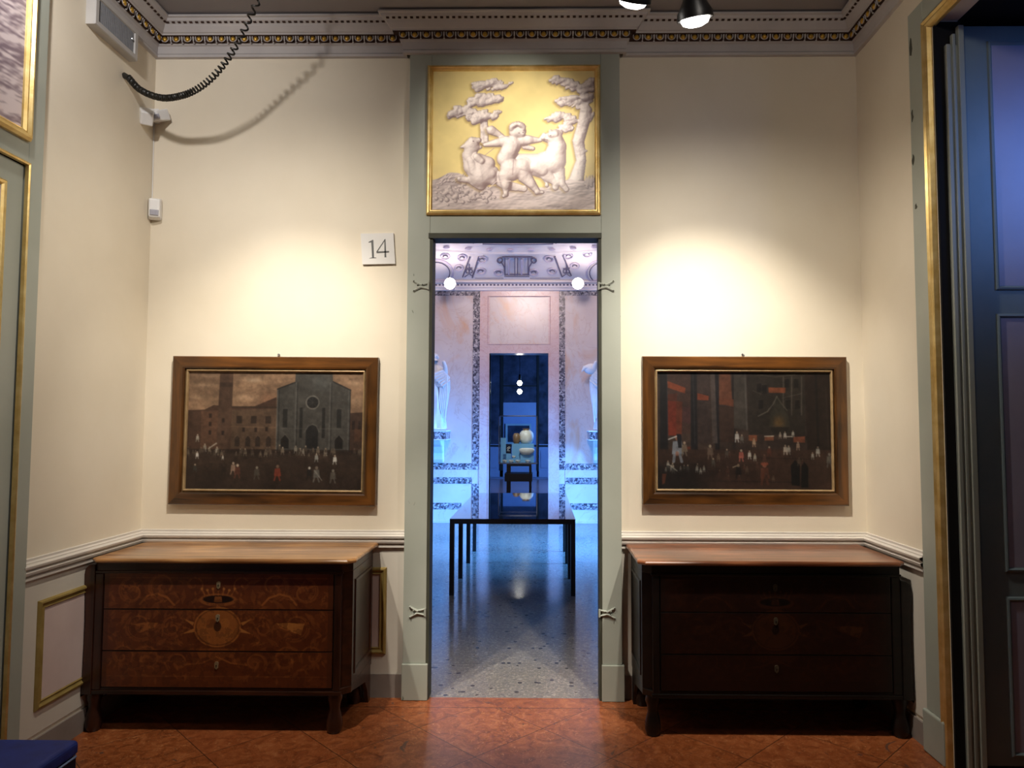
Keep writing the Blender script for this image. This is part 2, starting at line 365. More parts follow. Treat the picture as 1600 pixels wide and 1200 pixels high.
class Cv:
    def __init__(s, W, H, x0, y0, x1, y1, base):
        s.W, s.H = W, H; s.X, s.Y = np.meshgrid(x0+(np.arange(W)+.5)/W*(x1-x0), y0+(np.arange(H)+.5)/H*(y1-y0))
        s.px = (x1-x0)/W; s.a = np.ones((H, W, 3))*np.array(base)/255.
    def put(s, m, c, a=1):
        m = np.clip(m*a, 0, 1)[..., None]; s.a = s.a*(1-m)+np.array(c)/255.*m
    def poly(s, pts, c, a=1, soft=1.5):
        """soft-edged polygon through a signed distance"""
        ins = np.zeros(s.X.shape, bool); d = np.full(s.X.shape, 1e9); n = len(pts)
        for i in range(n):
            (xa, ya), (xb, yb) = pts[i], pts[(i+1) % n]
            if ya != yb:
                cnd = (ya > s.Y) != (yb > s.Y); ins ^= cnd & (s.X < (xb-xa)*(s.Y-ya)/(yb-ya)+xa)
            d = np.minimum(d, s.seg(xa, ya, xb, yb)[0])
        sd = np.where(ins, d, -d); s.put(np.clip(sd/(soft*s.px)+.5, 0, 1), c, a)
    def seg(s, xa, ya, xb, yb):
        L = (xb-xa)**2+(yb-ya)**2+1e-9; t = np.clip(((s.X-xa)*(xb-xa)+(s.Y-ya)*(yb-ya))/L, 0, 1)
        return np.hypot(s.X-xa-t*(xb-xa), s.Y-ya-t*(yb-ya)), t
    def line(s, pts, w, c, a=1, soft=1.5):
        d = np.full(s.X.shape, 1e9)
        for p, q in zip(pts[:-1], pts[1:]): d = np.minimum(d, s.seg(*p, *q)[0])
        s.put(np.clip((w/2-d)/(soft*s.px)+.5, 0, 1), c, a)
    def ell(s, cx, cy, rx, ry, c, a=1, soft=1.5, ang=0):
        ca, sa = math.cos(ang), math.sin(ang); u = ((s.X-cx)*ca+(s.Y-cy)*sa)/rx; v = (-(s.X-cx)*sa+(s.Y-cy)*ca)/ry
        d = (1-np.sqrt(u*u+v*v))*min(rx, ry); s.put(np.clip(d/(soft*s.px)+.5, 0, 1), c, a)
    def glow(s, cx, cy, rx, ry, c, a=1):
        s.put(np.exp(-((s.X-cx)/rx)**2-((s.Y-cy)/ry)**2), c, a)
    def linear(s): 
        x = np.clip(s.a, 0, 1); return np.where(x <= .04045, x/12.92, ((x+.055)/1.055)**2.4)
def picture(name, cv, mat, O, U, V, w, h, parent, sub=None):
    """grid coloured per vertex from the painted array; O = lower left corner"""
    A = cv.linear(); H, W = A.shape[:2]
    if sub:   # fractional crop (u0,v0,u1,v1) with v from top
        A = A[int(sub[1]*H):int(sub[3]*H), int(sub[0]*W):int(sub[2]*W)]; H, W = A.shape[:2]
    O, U, V = np.array(O), np.array(U), np.array(V)
    org = parent
    while org.parent is not None: org = org.parent
    if org.type == 'EMPTY': O = O-np.array(org.matrix_basis.translation)
    uu = np.linspace(0, w, W); vv = np.linspace(h, 0, H)
    P = O[None, None]+uu[None, :, None]*U+vv[:, None, None]*V
    me = bpy.data.meshes.new(name)
    i = np.arange(H-1)[:, None]*W+np.arange(W-1)[None, :]
    q = np.stack([i, i+W, i+W+1, i+1], -1).reshape(-1, 4)
    me.vertices.add(H*W); me.vertices.foreach_set('co', P.reshape(-1).astype(np.float32))
    me.loops.add(q.size); me.loops.foreach_set('vertex_index', q.reshape(-1).astype(np.int32))
    me.polygons.add(len(q)); me.polygons.foreach_set('loop_start', np.arange(0, q.size, 4, dtype=np.int32))
    me.update(calc_edges=True)
    ca = me.color_attributes.new('Col', 'FLOAT_COLOR', 'POINT')
    ca.data.foreach_set('color', np.concatenate([A, np.ones((H, W, 1))], -1).reshape(-1).astype(np.float32))
    me.materials.append(M[mat]); o = bpy.data.objects.new(name, me); C.objects.link(o); o.parent = parent
    return o

# ------------------------------------------------------------------ the near room
XL, XR, D = -2.308, 1.862, 4.107       # left wall, right wall, back wall
YB, ZC = -2.6, 3.93                    # wall behind the camera, ceiling
DX0, DX1 = -.645, .350                 # doorway
o = MB().box(XL-.2, XR+1.3, YB-.1, D, -.1, 0).build('floor', 'redfloor'); S(o, 'red and orange marble slab floor of the near room', 'floor')
o = MB().box(XL-.2, XR+.3, YB-.1, D+.24, ZC, ZC+.1).build('ceiling', 'ceiling'); S(o, 'flat grey ceiling above the cornice', 'ceiling')
m = MB(); m.box(XL-.2, DX0-.015, D, D+.24, 0, ZC).box(DX1+.015, XR+1.3, D, D+.24, 0, ZC).box(DX0-.015, DX1+.015, D, D+.24, 2.73, ZC)
o = m.build('wall_back', 'plaster'); S(o, 'cream plastered end wall around the doorway', 'wall')
o = MB().box(XL-.15, XL, YB, D, 0, ZC).build('wall_left', 'plaster'); S(o, 'cream plastered wall at the left with the gilded door', 'wall')
# right wall with the tall window embrasure from Y=1.2 to 3.30, and the dark slot behind the casing
m = MB(); m.box(XR, XR+.12, 3.30, D, 0, ZC).box(XR, XR+.12, YB, 1.2, 0, ZC).box(XR, XR+.12, 1.2, 3.30, 3.47, ZC)
o = m.build('wall_right', 'plaster'); S(o, 'cream plastered wall strip beside the window embrasure', 'wall')
o = MB().box(XL-.15, XR+.3, YB-.1, YB, 0, ZC).build('wall_front', 'plaster'); S(o, 'plastered wall behind the viewer', 'wall')

# dado paint below the rail, gilt framed lilac panels
def dado(name, O, U, N, length, label):
    m = MB(); O, U, N = Vector(O), Vector(U), Vector(N); Z = Vector((0, 0, 1))
    def strip(mm, d, z0, z1):
        mm.prism([(0, z0), (length, z0), (length, z1), (0, z1)], lambda p: O+U*p[0]+Z*p[1], lambda p: O+U*p[0]+Z*p[1]+N*d)
    strip(m, .006, .13, .84); o = m.build(name, 'dado'); S(o, label, 'wall panelling'); return o
def rail(name, O, U, N, length, label):
    O, U, N = Vector(O), Vector(U), Vector(N); Z = Vector((0, 0, 1))
    prof = [(0, .842), (.022, .842), (.022, .852), (.012, .856), (.012, .862), (.030, .868), (.034, .880), (.018, .886), (.018, .891), (.036, .898), (.038, .908), (.020, .914), (.020, .920), (.010, .926), (.010, .936), (0, .938)]
    m = MB(); m.sweep([[O+N*d+Z*z, O+U*length+N*d+Z*z] for d, z in prof])
    o = m.build(name, 'railpaint'); S(o, label, 'moulding'); return o
def skirt(name, O, U, N, length, label, zt=.13):
    m = MB(); O, U, N = Vector(O), Vector(U), Vector(N); Z = Vector((0, 0, 1))
    m.prism([(0, 0), (length, 0), (length, zt), (0, zt)], lambda p: O+U*p[0]+Z*p[1], lambda p: O+U*p[0]+Z*p[1]+N*.012)
    o = m.build(name, 'skirting'); S(o, label, 'baseboard'); return o
def panel(name, O, U, N, u0, u1, z0, z1, label):
    O, U, N = Vector(O), Vector(U), Vector(N); Z = Vector((0, 0, 1))
    m = MB(); m.frame(O+U*u0+Z*z0, U, Z, N, u1-u0, z1-z0, [(0, .006), (0, .012), (.006, .020), (.014, .022), (.022, .014), (.028, .012), (.036, .016), (.040, .008)])
    o = m.build(name, 'giltmatt'); S(o, label, 'panel moulding')
    m = MB(); m.add([O+U*u+Z*z+N*.009 for u, z in ((u0+.038, z0+.038), (u1-.038, z0+.038), (u1-.038, z1-.038), (u0+.038, z1-.038))], [(0, 1, 2, 3)])
    m.build('panel_field', 'lilac', o); return o
CL = -.775; CR = .461
dado('wall_dado', (XL, D, 0), (1, 0, 0), (0, -1, 0), CL-XL, 'pale painted dado behind the left commode')
dado('wall_dado', (CR, D, 0), (1, 0, 0), (0, -1, 0), XR-CR, 'pale painted dado behind the right commode')
dado('wall_dado', (XL, 3.14, 0), (0, 1, 0), (1, 0, 0), D-3.14, 'pale painted dado on the left wall')
dado('wall_dado', (XR, 3.48, 0), (0, 1, 0), (-1, 0, 0), D-3.48, 'pale painted dado on the right wall')
rail('trim_1', (XL, D, 0), (1, 0, 0), (0, -1, 0), CL-XL, 'grey reeded chair rail above the left commode')
rail('trim_2', (CR, D, 0), (1, 0, 0), (0, -1, 0), XR-CR, 'grey reeded chair rail above the right commode')
rail('trim_3', (XL, 3.14, 0), (0, 1, 0), (1, 0, 0), D-3.14, 'grey reeded chair rail on the left wall')
rail('trim_4', (XR, 3.48, 0), (0, 1, 0), (-1, 0, 0), D-3.48, 'grey reeded chair rail on the right wall')
skirt('baseboard_back', (XL, D, 0), (1, 0, 0), (0, -1, 0), CL-XL, 'brownish painted skirting left of the doorway')
skirt('baseboard_back', (CR, D, 0), (1, 0, 0), (0, -1, 0), XR-CR, 'brownish painted skirting right of the doorway')
skirt('baseboard_left', (XL, 3.14, 0), (0, 1, 0), (1, 0, 0), D-3.14, 'brownish painted skirting on the left wall', .11)
skirt('baseboard_right', (XR, 3.48, 0), (0, 1, 0), (-1, 0, 0), D-3.48, 'brownish painted skirting on the right wall', .11)
panel('trim_5', (XL, D, 0), (1, 0, 0), (0, -1, 0), .25, -.878-XL, .242, .728, 'gilt panel moulding partly behind the left commode')
panel('trim_6', (CR, D, 0), (1, 0, 0), (0, -1, 0), .12, 1.25, .242, .728, 'gilt panel moulding behind the right commode')
panel('trim_7', (XL, 3.14, 0), (0, 1, 0), (1, 0, 0), .13, .84, .237, .732, 'gilt framed lilac panel on the left wall')

# cornice: profile swept round the walls with a break forward over the doorway
def crail(p, z, dz=0):
    dz = -.016
    return [Vector(q) for q in ((XL+p, YB, z), (XL+p, D-p, z), (CL-.02-p, D-p, z), (CL-.02-p, D-.04-p, z+dz*0), (CR+.02+p, D-.04-p, z), (CR+.02+p, D-p, z), (XR-p, D-p, z), (XR-p, YB, z))]
CP = [(0, 3.725), (.020, 3.728), (.022, 3.742), (.012, 3.746), (.018, 3.75), (.024, 3.790), (.034, 3.796), (.034, 3.800), (.038, 3.803), (.046, 3.829), (.072, 3.834), (.074, 3.842), (.082, 3.846), (.100, 3.872), (.104, 3.880), (.108, 3.884), (.124, 3.893), (.13, 3.905), (.142, 3.909), (.142, 3.918), (.12, ZC), (0, ZC)]
m = MB(); m.sweep([crail(p, z) for p, z in CP]); cor = m.build('trim_8', 'greypaint'); S(cor, 'grey moulded cornice running round the room under the ceiling', 'cornice')
rec = MB(); rec.sweep([crail(p, z) for p, z in ((.0345, 3.801), (.041, 3.8035), (.049, 3.8275), (.0715, 3.8335))]); rec.build('egg_recess_shade', 'deepbrown', cor)  # dark brown sheet paints the deep shade behind the eggs
def runs(p, z):
    r = crail(p, z)[1:]
    r[0] = Vector((XL+p, 2.6, z)); 
    c = crail(p, z); return [((XL+p, 2.2), (XL+p, D-p), (1, 0)), ((XL+p, D-p), (CL-.02-p, D-p), (0, -1)), ((CL-.02-p, D-.04-p), (CR+.02+p, D-.04-p), (0, -1)), ((CR+.02+p, D-p), (XR-p, D-p), (0, -1)), ((XR-p, D-p), (XR-p, 2.2), (-1, 0))]
eggs = MB(); shells = MB(); dent = MB()
for (a, b, nn) in runs(.046, 3.815):
    L = math.hypot(b[0]-a[0], b[1]-a[1]); n = max(1, round((L-.03)/.0675)); t = Vector((b[0]-a[0], b[1]-a[1], 0)).normalized(); N = Vector((nn[0], nn[1], 0))
    for i in range(n):
        c = Vector((a[0], a[1], 3.816))+t*((i+.5)*L/n); Z = Vector((0, 0, 1))
        cc = c+N*.008
        eggs.ball(cc+N*.002, .0145 if abs(nn[1]) else .012, .012 if abs(nn[1]) else .0145, .0155, 10, 8)
        arc = [cc+t*(.0205*math.cos(g))+Z*(.017*math.sin(g)+.003)+N*.002 for g in np.linspace(PI*1.02, PI*1.98, 7)]
        arc = [cc-t*.0195+Z*.018+N*.006]+arc+[cc+t*.0195+Z*.018+N*.006]
        shells.tube(arc, .0030, 5)
        d = c+t*(.5*L/n)
        if i < n-1:
            shells.tube([d+Z*.016+N*.012, d-Z*.004+N*.008, d-Z*.016+N*.004], [.0055, .0045, .001], 5)
            shells.ball(d-Z*.0165+N*.000, .006, .006, .004, 6, 4)
eggs.build('gilt_eggs', 'eggilt', cor, smooth=True)['label'] = 'row of small gilded eggs'
shells.build('egg_and_dart_carving', 'greypaint', cor, smooth=True)
for (a, b, nn) in runs(.108, 3.88):
    L = math.hypot(b[0]-a[0], b[1]-a[1]); n = int(L/.034); t = Vector((b[0]-a[0], b[1]-a[1], 0)).normalized(); N = Vector((nn[0], nn[1], 0))
    for i in range(n):
        c = Vector((a[0], a[1], 3.8885))+t*((i+.5)*L/n)
        q = [c+t*s*.0085+N*(-.004 if e < 0 else .011)+Vector((0, 0, z)) for e in (-1, 1) for s, z in ((-1, -.005), (1, -.005), (1, .006), (-1, .006))]
        dent.add(q, [(0, 1, 2, 3), (4, 7, 6, 5), (0, 4, 5, 1), (1, 5, 6, 2), (2, 6, 7, 3), (3, 7, 4, 0)])
dent.build('bead_carving', 'deepbrown', cor)

# ------------------------------------------------------------------ doorway with its painted casing
YC = D-.04
m = MB(); m.box(CL, DX0, YC, D, .2, 3.728).box(DX1, CR, YC, D, .2, 3.728).box(DX0, DX1, YC, D, 2.65, 3.728)
door = m.build('door_1', 'celadon', bevel=.003); S(door, 'grey green painted casing of the open middle doorway', 'door frame')
for x0, x1 in ((CL-.004, DX0+.012), (DX1-.004, CR+.012)):
    MB().box(x0, x1, YC-.014, D, 0, .2).build('plinth_block', 'celadon', door, bevel=.004)
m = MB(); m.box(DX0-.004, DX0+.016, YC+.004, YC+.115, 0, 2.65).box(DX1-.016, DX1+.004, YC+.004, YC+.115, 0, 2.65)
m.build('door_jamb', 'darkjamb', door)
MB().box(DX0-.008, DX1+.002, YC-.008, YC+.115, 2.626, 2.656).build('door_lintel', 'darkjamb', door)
for hx, sg in ((-.705, 1), (.388, -1)):
    for hz in (2.346, .486):
        m = MB()
        for s2 in (-1, 1):
            m.tube([(hx-sg*.028, YC-.003, hz+s2*.026), (hx+sg*.01, YC-.004, hz+s2*.006), (hx+sg*.05, YC-.003, hz+s2*.016)], [.006, .008, .005], 6)
            m.ball((hx-sg*.03, YC-.004, hz+s2*.028), .007, .005, .007, 8, 6)
            m.ball((hx-sg*.01, YC-.006, hz+s2*.010), .005, .005, .005, 8, 6)
        m.tube([(hx+sg*.054, YC-.006, hz-.022), (hx+sg*.054, YC-.006, hz+.022)], .006, 8)
        h_ = m.build('hinge', 'celadon', door, smooth=True)
        m = MB(); [m.ball((hx-sg*a, YC-.011, hz+b), .0035, .003, .0035, 6, 4) for a, b in ((.03, .028), (.03, -.028), (.008, .0), (-.02, .008))]
        m.build('rivet', 'darkjamb', h_)

# overdoor grisaille: putto between two panthers under trees, on gold ground
def over_canvas():
    cv = Cv(420, 360, 78, 112, 1243, 1110, (232, 210, 146)); H, W = cv.H, cv.W
    n = fbm(H, W, 5, 3); cv.a *= (.92+.16*n)[..., None]
    rs = random.Random(4); caps = []
    def cap(x1, y1, r1, x2=None, y2=None, r2=None, b=0, k=1): caps.append((x1, y1, r1, x1+.1 if x2 is None else x2, y1 if y2 is None else y2, r1 if r2 is None else r2, b, k))
    def foliage(pts, n_, r0, r1, b=0, spread=(46, 16)):
        for (x, y) in pts:
            cap(x-spread[0]*.9, y+8, 16, x+spread[0]*.9, y+2, 18, b-6)
            for _ in range(n_+5):
                a = max(-1.9, min(1.9, rs.gauss(0, 1)))*spread[0]; c_ = max(-1.4, min(1.4, rs.gauss(0, 1)))*spread[1]; r = rs.uniform(r0, r1)*(1.15-.25*abs(a)/spread[0])
                cap(x+a-r*.5, y+c_+3, r*.8, x+a+r*.7, y+c_-4, r*.55, b+rs.uniform(0, 10), 1)
    layers = []
    foliage([(480, 200), (560, 222), (410, 220)], 9, 14, 26, 0, (42, 16)); foliage([(450, 300), (530, 318), (390, 335), (470, 330)], 9, 14, 26, 8, (46, 16))
    foliage([(290, 392), (225, 425), (350, 400)], 8, 14, 26, 8, (34, 15)); foliage([(440, 425), (400, 455), (490, 430)], 8, 14, 28, 22, (34, 16))
    cap(438, 480, 20, 442, 620, 18, -5); cap(462, 470, 12, 470, 620, 12, 5)
    foliage([(980, 175), (1040, 200), (1100, 225)], 8, 14, 24, 0, (34, 14)); foliage([(1160, 250), (1210, 215), (1190, 300)], 9, 14, 26, 6, (36, 26))
    foliage([(1090, 330), (1030, 330), (1150, 350)], 8, 12, 24, 0, (38, 18)); foliage([(1010, 440), (1070, 470), (960, 455), (1040, 530)], 8, 14, 26, 4, (36, 14))
    cap(1180, 400, 44, 1165, 480, 42, 0); cap(1165, 480, 42, 1125, 620, 42, 0); cap(1125, 620, 42, 1145, 760, 36, 0); cap(1145, 760, 36, 1110, 900, 52, 0); cap(1110, 900, 52, 1060, 960, 44, 0)
    cap(1205, 470, 16, 1235, 420, 12, 4); cap(1160, 690, 20, 1182, 690, 8, 10); cap(1130, 900, 36, 1150, 1000, 30, 10)
    bg = list(caps); caps.clear()
    # right panther
    cap(700, 770, 62, 850, 790, 84, 0); cap(850, 790, 84, 950, 760, 88, 0); cap(950, 760, 88, 975, 660, 66, 8); cap(975, 660, 66, 955, 600, 58, 10)
    cap(958, 585, 52, 900, 592, 30, 26); cap(880, 575, 18, 858, 598, 14, 30); cap(905, 615, 18, 880, 612, 10, 18); cap(998, 560, 18, b=20); cap(925, 548, 14, b=24)
    cap(900, 860, 48, 965, 915, 28, 14); cap(965, 915, 28, 962, 950, 24, 14); cap(985, 830, 46, 1005, 920, 27, 14); cap(1005, 920, 27, 1040, 965, 20, 14)
    cap(780, 850, 10, 870, 880, 9, 4); cap(870, 880, 9, 905, 930, 10, 4); cap(900, 935, 16, b=6)
    cap(640, 940, 34, 740, 960, 22, 0)
    # left panther
    cap(335, 720, 44, 365, 800, 64, 0); cap(365, 800, 64, 430, 860, 92, 0); cap(430, 860, 92, 500, 850, 60, 4); cap(360, 655, 56, 345, 720, 46, 12)
    cap(370, 625, 42, 410, 612, 20, 26); cap(385, 668, 26, 425, 662, 12, 20); cap(318, 652, 24, 285, 662, 8, 26); cap(405, 760, 56, 480, 780, 50, 16)
    cap(365, 806, 26, 410, 800, 28, 40); cap(410, 800, 28, 500, 850, 34, 38); cap(280, 890, 22, 340, 895, 24, 16); cap(340, 895, 24, 430, 935, 38, 12); cap(270, 885, 14, b=24)
    cap(560, 900, 40, 620, 950, 30, 0)
    # putto
    cap(672, 552, 46, 704, 548, 48, 50); [cap(688+46*math.cos(a_), 522+30*math.sin(a_), 17, b=78) for a_ in np.arange(PI*.95, PI*2.1, .38)]; [cap(688+26*math.cos(a_), 508+14*math.sin(a_), 16, b=86) for a_ in np.arange(PI, PI*2.05, .5)]; cap(730, 566, 14, b=74); cap(660, 604, 26, 650, 620, 30, 44)
    cap(655, 640, 66, 625, 700, 62, 34); cap(625, 700, 62, 600, 745, 60, 34); cap(600, 745, 58, 640, 800, 60, 30)
    cap(640, 815, 76, 645, 830, 76, 40); cap(715, 815, 72, 712, 825, 66, 36)
    cap(610, 620, 40, 540, 630, 30, 44); cap(540, 630, 30, 455, 645, 16, 44); cap(725, 610, 42, 770, 610, 34, 40); cap(770, 610, 34, 850, 612, 16, 40); cap(868, 606, 14, b=44)
    cap(600, 860, 48, 606, 930, 34, 48); cap(606, 930, 34, 606, 985, 20, 48); cap(606, 1000, 22, 592, 1012, 14, 48)
    cap(740, 870, 52, 785, 920, 36, 40); cap(785, 920, 36, 830, 975, 22, 40); cap(830, 985, 20, 870, 985, 12, 40)
    cap(590, 590, 14, 500, 540, 34, 18); cap(500, 540, 30, 478, 530, 16, 20); cap(740, 660, 20, 800, 672, 16, 20)
    cap(640, 640, 26, 628, 690, 24, 70); cap(668, 650, 24, 650, 700, 22, 70); cap(590, 690, 22, 612, 730, 22, 60); cap(470, 880, 46, 510, 905, 30, 30)
    for q_ in range(5): cap(905+12*q_, 700+14*(q_ % 2), 13, 915+11*q_, 770, 9, 52)
    cap(820, 800, 40, 870, 830, 36, 46); cap(745, 780, 44, 770, 810, 40, 36); cap(395, 730, 26, 430, 760, 22, 60); cap(355, 760, 24, 372, 840, 24, 52); cap(985, 610, 26, 990, 690, 30, 40); cap(930, 570, 22, 960, 566, 22, 62)
    fg = list(caps)
    def relief(caps_, cv, k=9.0):
        """smooth union of tapered strokes: returns height, -1000 outside"""
        acc = np.zeros(cv.X.shape); sd = np.full(cv.X.shape, -1e9); nz = (fbm(cv.H, cv.W, 60, 91, 2)-.5)*5
        for (x1, y1, r1, x2, y2, r2, b, k_) in caps_:
            d, t = cv.seg(x1, y1, x2, y2); r = np.maximum(r1+(r2-r1)*t, 1); q = np.clip(d/r, 0, 3)
            h = np.where(q < 1, np.sqrt(np.maximum(1-q*q, 0))*r*.9+b, b-(q-1)*r*3); acc += np.exp(np.clip(h/k, -60, 60)); sd = np.maximum(sd, r-d)
        return np.where(sd+nz*.3 > 0, k*np.log(acc+1e-30), -1e3)
    def shade(Hh, cv, hi, lo, rough=0, seed=1):
        msk = Hh > -500; Hf = np.where(msk, Hh, 0)+(fbm(cv.H, cv.W, 30, seed)*rough)
        k = np.array([.25, .5, .25])
        for _ in range(2):
            Hf = np.apply_along_axis(lambda v_: np.convolve(v_, k, 'same'), 0, Hf); Hf = np.apply_along_axis(lambda v_: np.convolve(v_, k, 'same'), 1, Hf)
        gy, gx = np.gradient(Hf, cv.px); nl = np.sqrt(gx*gx+gy*gy+1)
        lam = np.clip((gx*.42+gy*.40+.82)/nl, 0, 1)          # upper-left modelling of the brushwork
        lam = lam**1.25; c = np.array(lo)/255.*(1-lam)[..., None]+np.array(hi)/255.*lam[..., None]
        edge = msk.astype(float)
        for _ in range(1):
            edge = np.apply_along_axis(lambda v_: np.convolve(v_, k, 'same'), 0, edge); edge = np.apply_along_axis(lambda v_: np.convolve(v_, k, 'same'), 1, edge)
        return edge, c
    def shadow(Hh, cv, dx, dy, a):
        m_ = (Hh > -500).astype(float); m_ = np.roll(np.roll(m_, int(dy/cv.px), 0), int(dx/cv.px), 1); k = np.ones(7)/7
        m_ = np.apply_along_axis(lambda v_: np.convolve(v_, k, 'same'), 0, m_); m_ = np.apply_along_axis(lambda v_: np.convolve(v_, k, 'same'), 1, m_)
        cv.put(m_, (150, 120, 74), a)
    Hb = relief(bg, cv); shadow(Hb, cv, -12, 12, .55); e, c = shade(Hb, cv, (238, 226, 222), (124, 104, 108), 14, 5); cv.a = cv.a*(1-e[..., None])+c*e[..., None]
    # ground
    gtop = 905+60*(fbm(cv.H, cv.W, 6, 21)-.5)+18*np.sin(cv.X/60.)-60*np.exp(-((cv.X-200)/130.)**2)+30*np.exp(-((cv.X-760)/200.)**2)-30*np.exp(-((cv.X-1230)/70.)**2)
    gm = np.clip((cv.Y-gtop)/6, 0, 1); rid = fbm(cv.H, cv.W, 7, 33, 5, .35)*90+fbm(cv.H, cv.W, 22, 35, 3, .5)*22
    gy, gx = np.gradient(rid, cv.px); lam = np.clip(.62+gx*.6+gy*.55, 0, 1); gc = np.array((156, 140, 142))/255.*(1-lam)[..., None]+np.array((222, 206, 204))/255.*lam[..., None]
    cv.a = cv.a*(1-gm[..., None])+gc*gm[..., None]
    caps.clear()
    for _ in range(70): cap(rs.gauss(280, 70), rs.gauss(990, 32), rs.uniform(8, 18), b=rs.uniform(0, 10))
    for _ in range(40): cap(rs.gauss(430, 60), rs.gauss(1000, 30), rs.uniform(8, 17), b=rs.uniform(0, 10))
    for _ in range(26):
        x = rs.uniform(90, 300); y = rs.uniform(880, 930); cap(x, y, 7, x+rs.uniform(20, 50), y-rs.uniform(5, 40), 2)
    for _ in range(20):
        x = rs.uniform(1170, 1235); y = rs.uniform(900, 960); cap(x, y, 8, x+rs.uniform(0, 20), y-rs.uniform(20, 60), 2)
    e, c = shade(relief(list(caps), cv), cv, (226, 210, 206), (120, 104, 108), 2, 9); e = e*.85; cv.a = cv.a*(1-e[..., None])+c*e[..., None]
    Hf_ = relief(fg, cv); shadow(Hf_, cv, -14, 10, .5)
    e, c = shade(Hf_, cv, (242, 230, 226), (128, 106, 106), 7, 11); cv.a = cv.a*(1-e[..., None])+c*e[..., None]
    for p, q in (((400, 628), (440, 650)), ((858, 604), (905, 610))): cv.line([p, q], 7, (120, 96, 98), .7)
    for x, y in ((372, 618), (925, 580), (700, 560), (728, 556)): cv.ell(x, y, 6, 4, (112, 92, 96), .8)
    for (x, y) in ((650, 500), (690, 490), (720, 500), (745, 520)): cv.line([(x-12, y), (x, y-14), (x+14, y-4)], 4, (176, 152, 150), .6)
    cv.line([(660, 755), (655, 860)], 5, (150, 124, 124), .7); cv.line([(455, 720), (520, 670)], 5, (168, 144, 140), .8)
    cv.line([(480, 960), (540, 905), (640, 905)], 6, (226, 210, 206), .8)
    return cv
ovc = over_canvas()
OX0, OX1, OZ0, OZ1 = -.668, .3465, 2.761, 3.655
ov = empty('overdoor_painting', ((OX0+OX1)/2, YC, OZ0), 'gilt framed overdoor painting of a winged child with two big cats, above the doorway', 'painting')
GP = [(0, 0), (0, .014), (.008, .024), (.016, .026), (.022, .018), (.026, .018), (.032, .010), (.034, -.002)]
MB().frame((OX0, YC, OZ0), (1, 0, 0), (0, 0, 1), (0, -1, 0), OX1-OX0, OZ1-OZ0, GP).build('gilt_frame', 'gilt', ov)['label'] = 'narrow gilded moulding'
picture('painted_panel', ovc, 'paint_light', (OX0+.033, YC-.003, OZ0+.033), (1, 0, 0), (0, 0, 1), OX1-OX0-.066, OZ1-OZ0-.066, ov)

# ------------------------------------------------------------------ left wall: door with painted overdoor
YI, YO = 3.060, 3.150    # casing between these depths
m = MB(); m.box(XL, XL+.035, YI, YO, 0, ZC-.2).box(XL, XL+.035, 1.55, 1.64, 0, ZC-.2).box(XL, XL+.035, 1.64, YI, 2.70, ZC-.2)
dl = m.build('door_2', 'celadon', bevel=.003); S(dl, 'grey green door and casing on the left wall', 'door')
leaf = MB().box(XL, XL+.016, 1.65, YI-.006, .02, 2.685).build('door_leaf', 'celadon', dl)
MB().box(XL+.001, XL+.006, 1.64, YI, 0, 2.70).build('door_gap', 'dark', dl)
m = MB()
for y0, y1, z0, z1 in ((2.34, 2.955, 1.47, 2.585), (1.70, 2.28, 1.47, 2.585)):
    m.frame((XL+.016, y0, z0), (0, 1, 0), (0, 0, 1), (1, 0, 0), y1-y0, z1-z0, [(0, 0), (0, .006), (.008, .014), (.018, .010), (.026, .002)])
m.build('gilt_panel_moulding', 'gilt', leaf)
m = MB()
for y0, y1 in ((2.37, 2.928), (1.73, 2.25)):
    m.add([(XL+.0175, y0, 1.5), (XL+.0175, y1, 1.5), (XL+.0175, y1, 2.555), (XL+.0175, y0, 2.555)], [(0, 1, 2, 3)])
m.build('lilac_panel', 'lilac', leaf)
m = MB()
for y0, y1 in ((2.34, 2.955), (1.70, 2.28)):
    m.frame((XL+.016, y0, .25), (0, 1, 0), (0, 0, 1), (1, 0, 0), y1-y0, 1.10, [(0, 0), (0, .004), (.008, .010), (.018, .007), (.026, .001)])
m.build('lower_panel_moulding', 'railline', leaf)
MB().box(XL+.012, XL+.022, 2.0, 2.955, 1.405, 1.42).build('panel_shadow_line', 'dark', leaf)  # dark strip standing in for the shadow line under the upper panel
m = MB(); m.frame((XL+.035, 1.62, .0), (0, 1, 0), (0, 0, 1), (1, 0, 0), YI+.010-1.62, 2.702, [(0, 0), (.001, .005), (.006, .007), (.012, .003), (.014, -.012)])
m.build('gilt_edge_moulding', 'gilt', dl)
def left_over():
    cv = Cv(200, 220, 0, 0, 200, 220, (206, 186, 128)); n = fbm(220, 200, 5, 8); r = fbm(220, 200, 6, 12, 5, .6)
    gy, gx = np.gradient(r*60, 1); lam = np.clip(.6+gx*.5+gy*.5, 0, 1)
    c = np.array((140, 122, 134))/255.*(1-lam)[..., None]+np.array((226, 212, 216))/255.*lam[..., None]
    mk = np.clip((cv.X+cv.Y*.45-60+60*n)/14, 0, 1)[..., None]; cv.a = cv.a*(1-mk)+c*mk; return cv
lo_ = empty('overdoor_painting', (XL+.035, 2.4, 2.79), 'gilt framed overdoor painting above the door on the left wall, cut by the photo edge', 'painting')
MB().frame((XL+.035, 1.66, 2.79), (0, 1, 0), (0, 0, 1), (1, 0, 0), 3.046-1.66, .89, [(0, 0), (0, .016), (.010, .030), (.020, .032), (.028, .020), (.034, .020), (.044, .010), (.048, -.002)]).build('gilt_frame', 'gilt', lo_)['label'] = 'broad gilded moulding'
picture('painted_panel', left_over(), 'paint_light', (XL+.038, 1.70, 2.836), (0, 1, 0), (0, 0, 1), 3.000-1.70, .80, lo_)

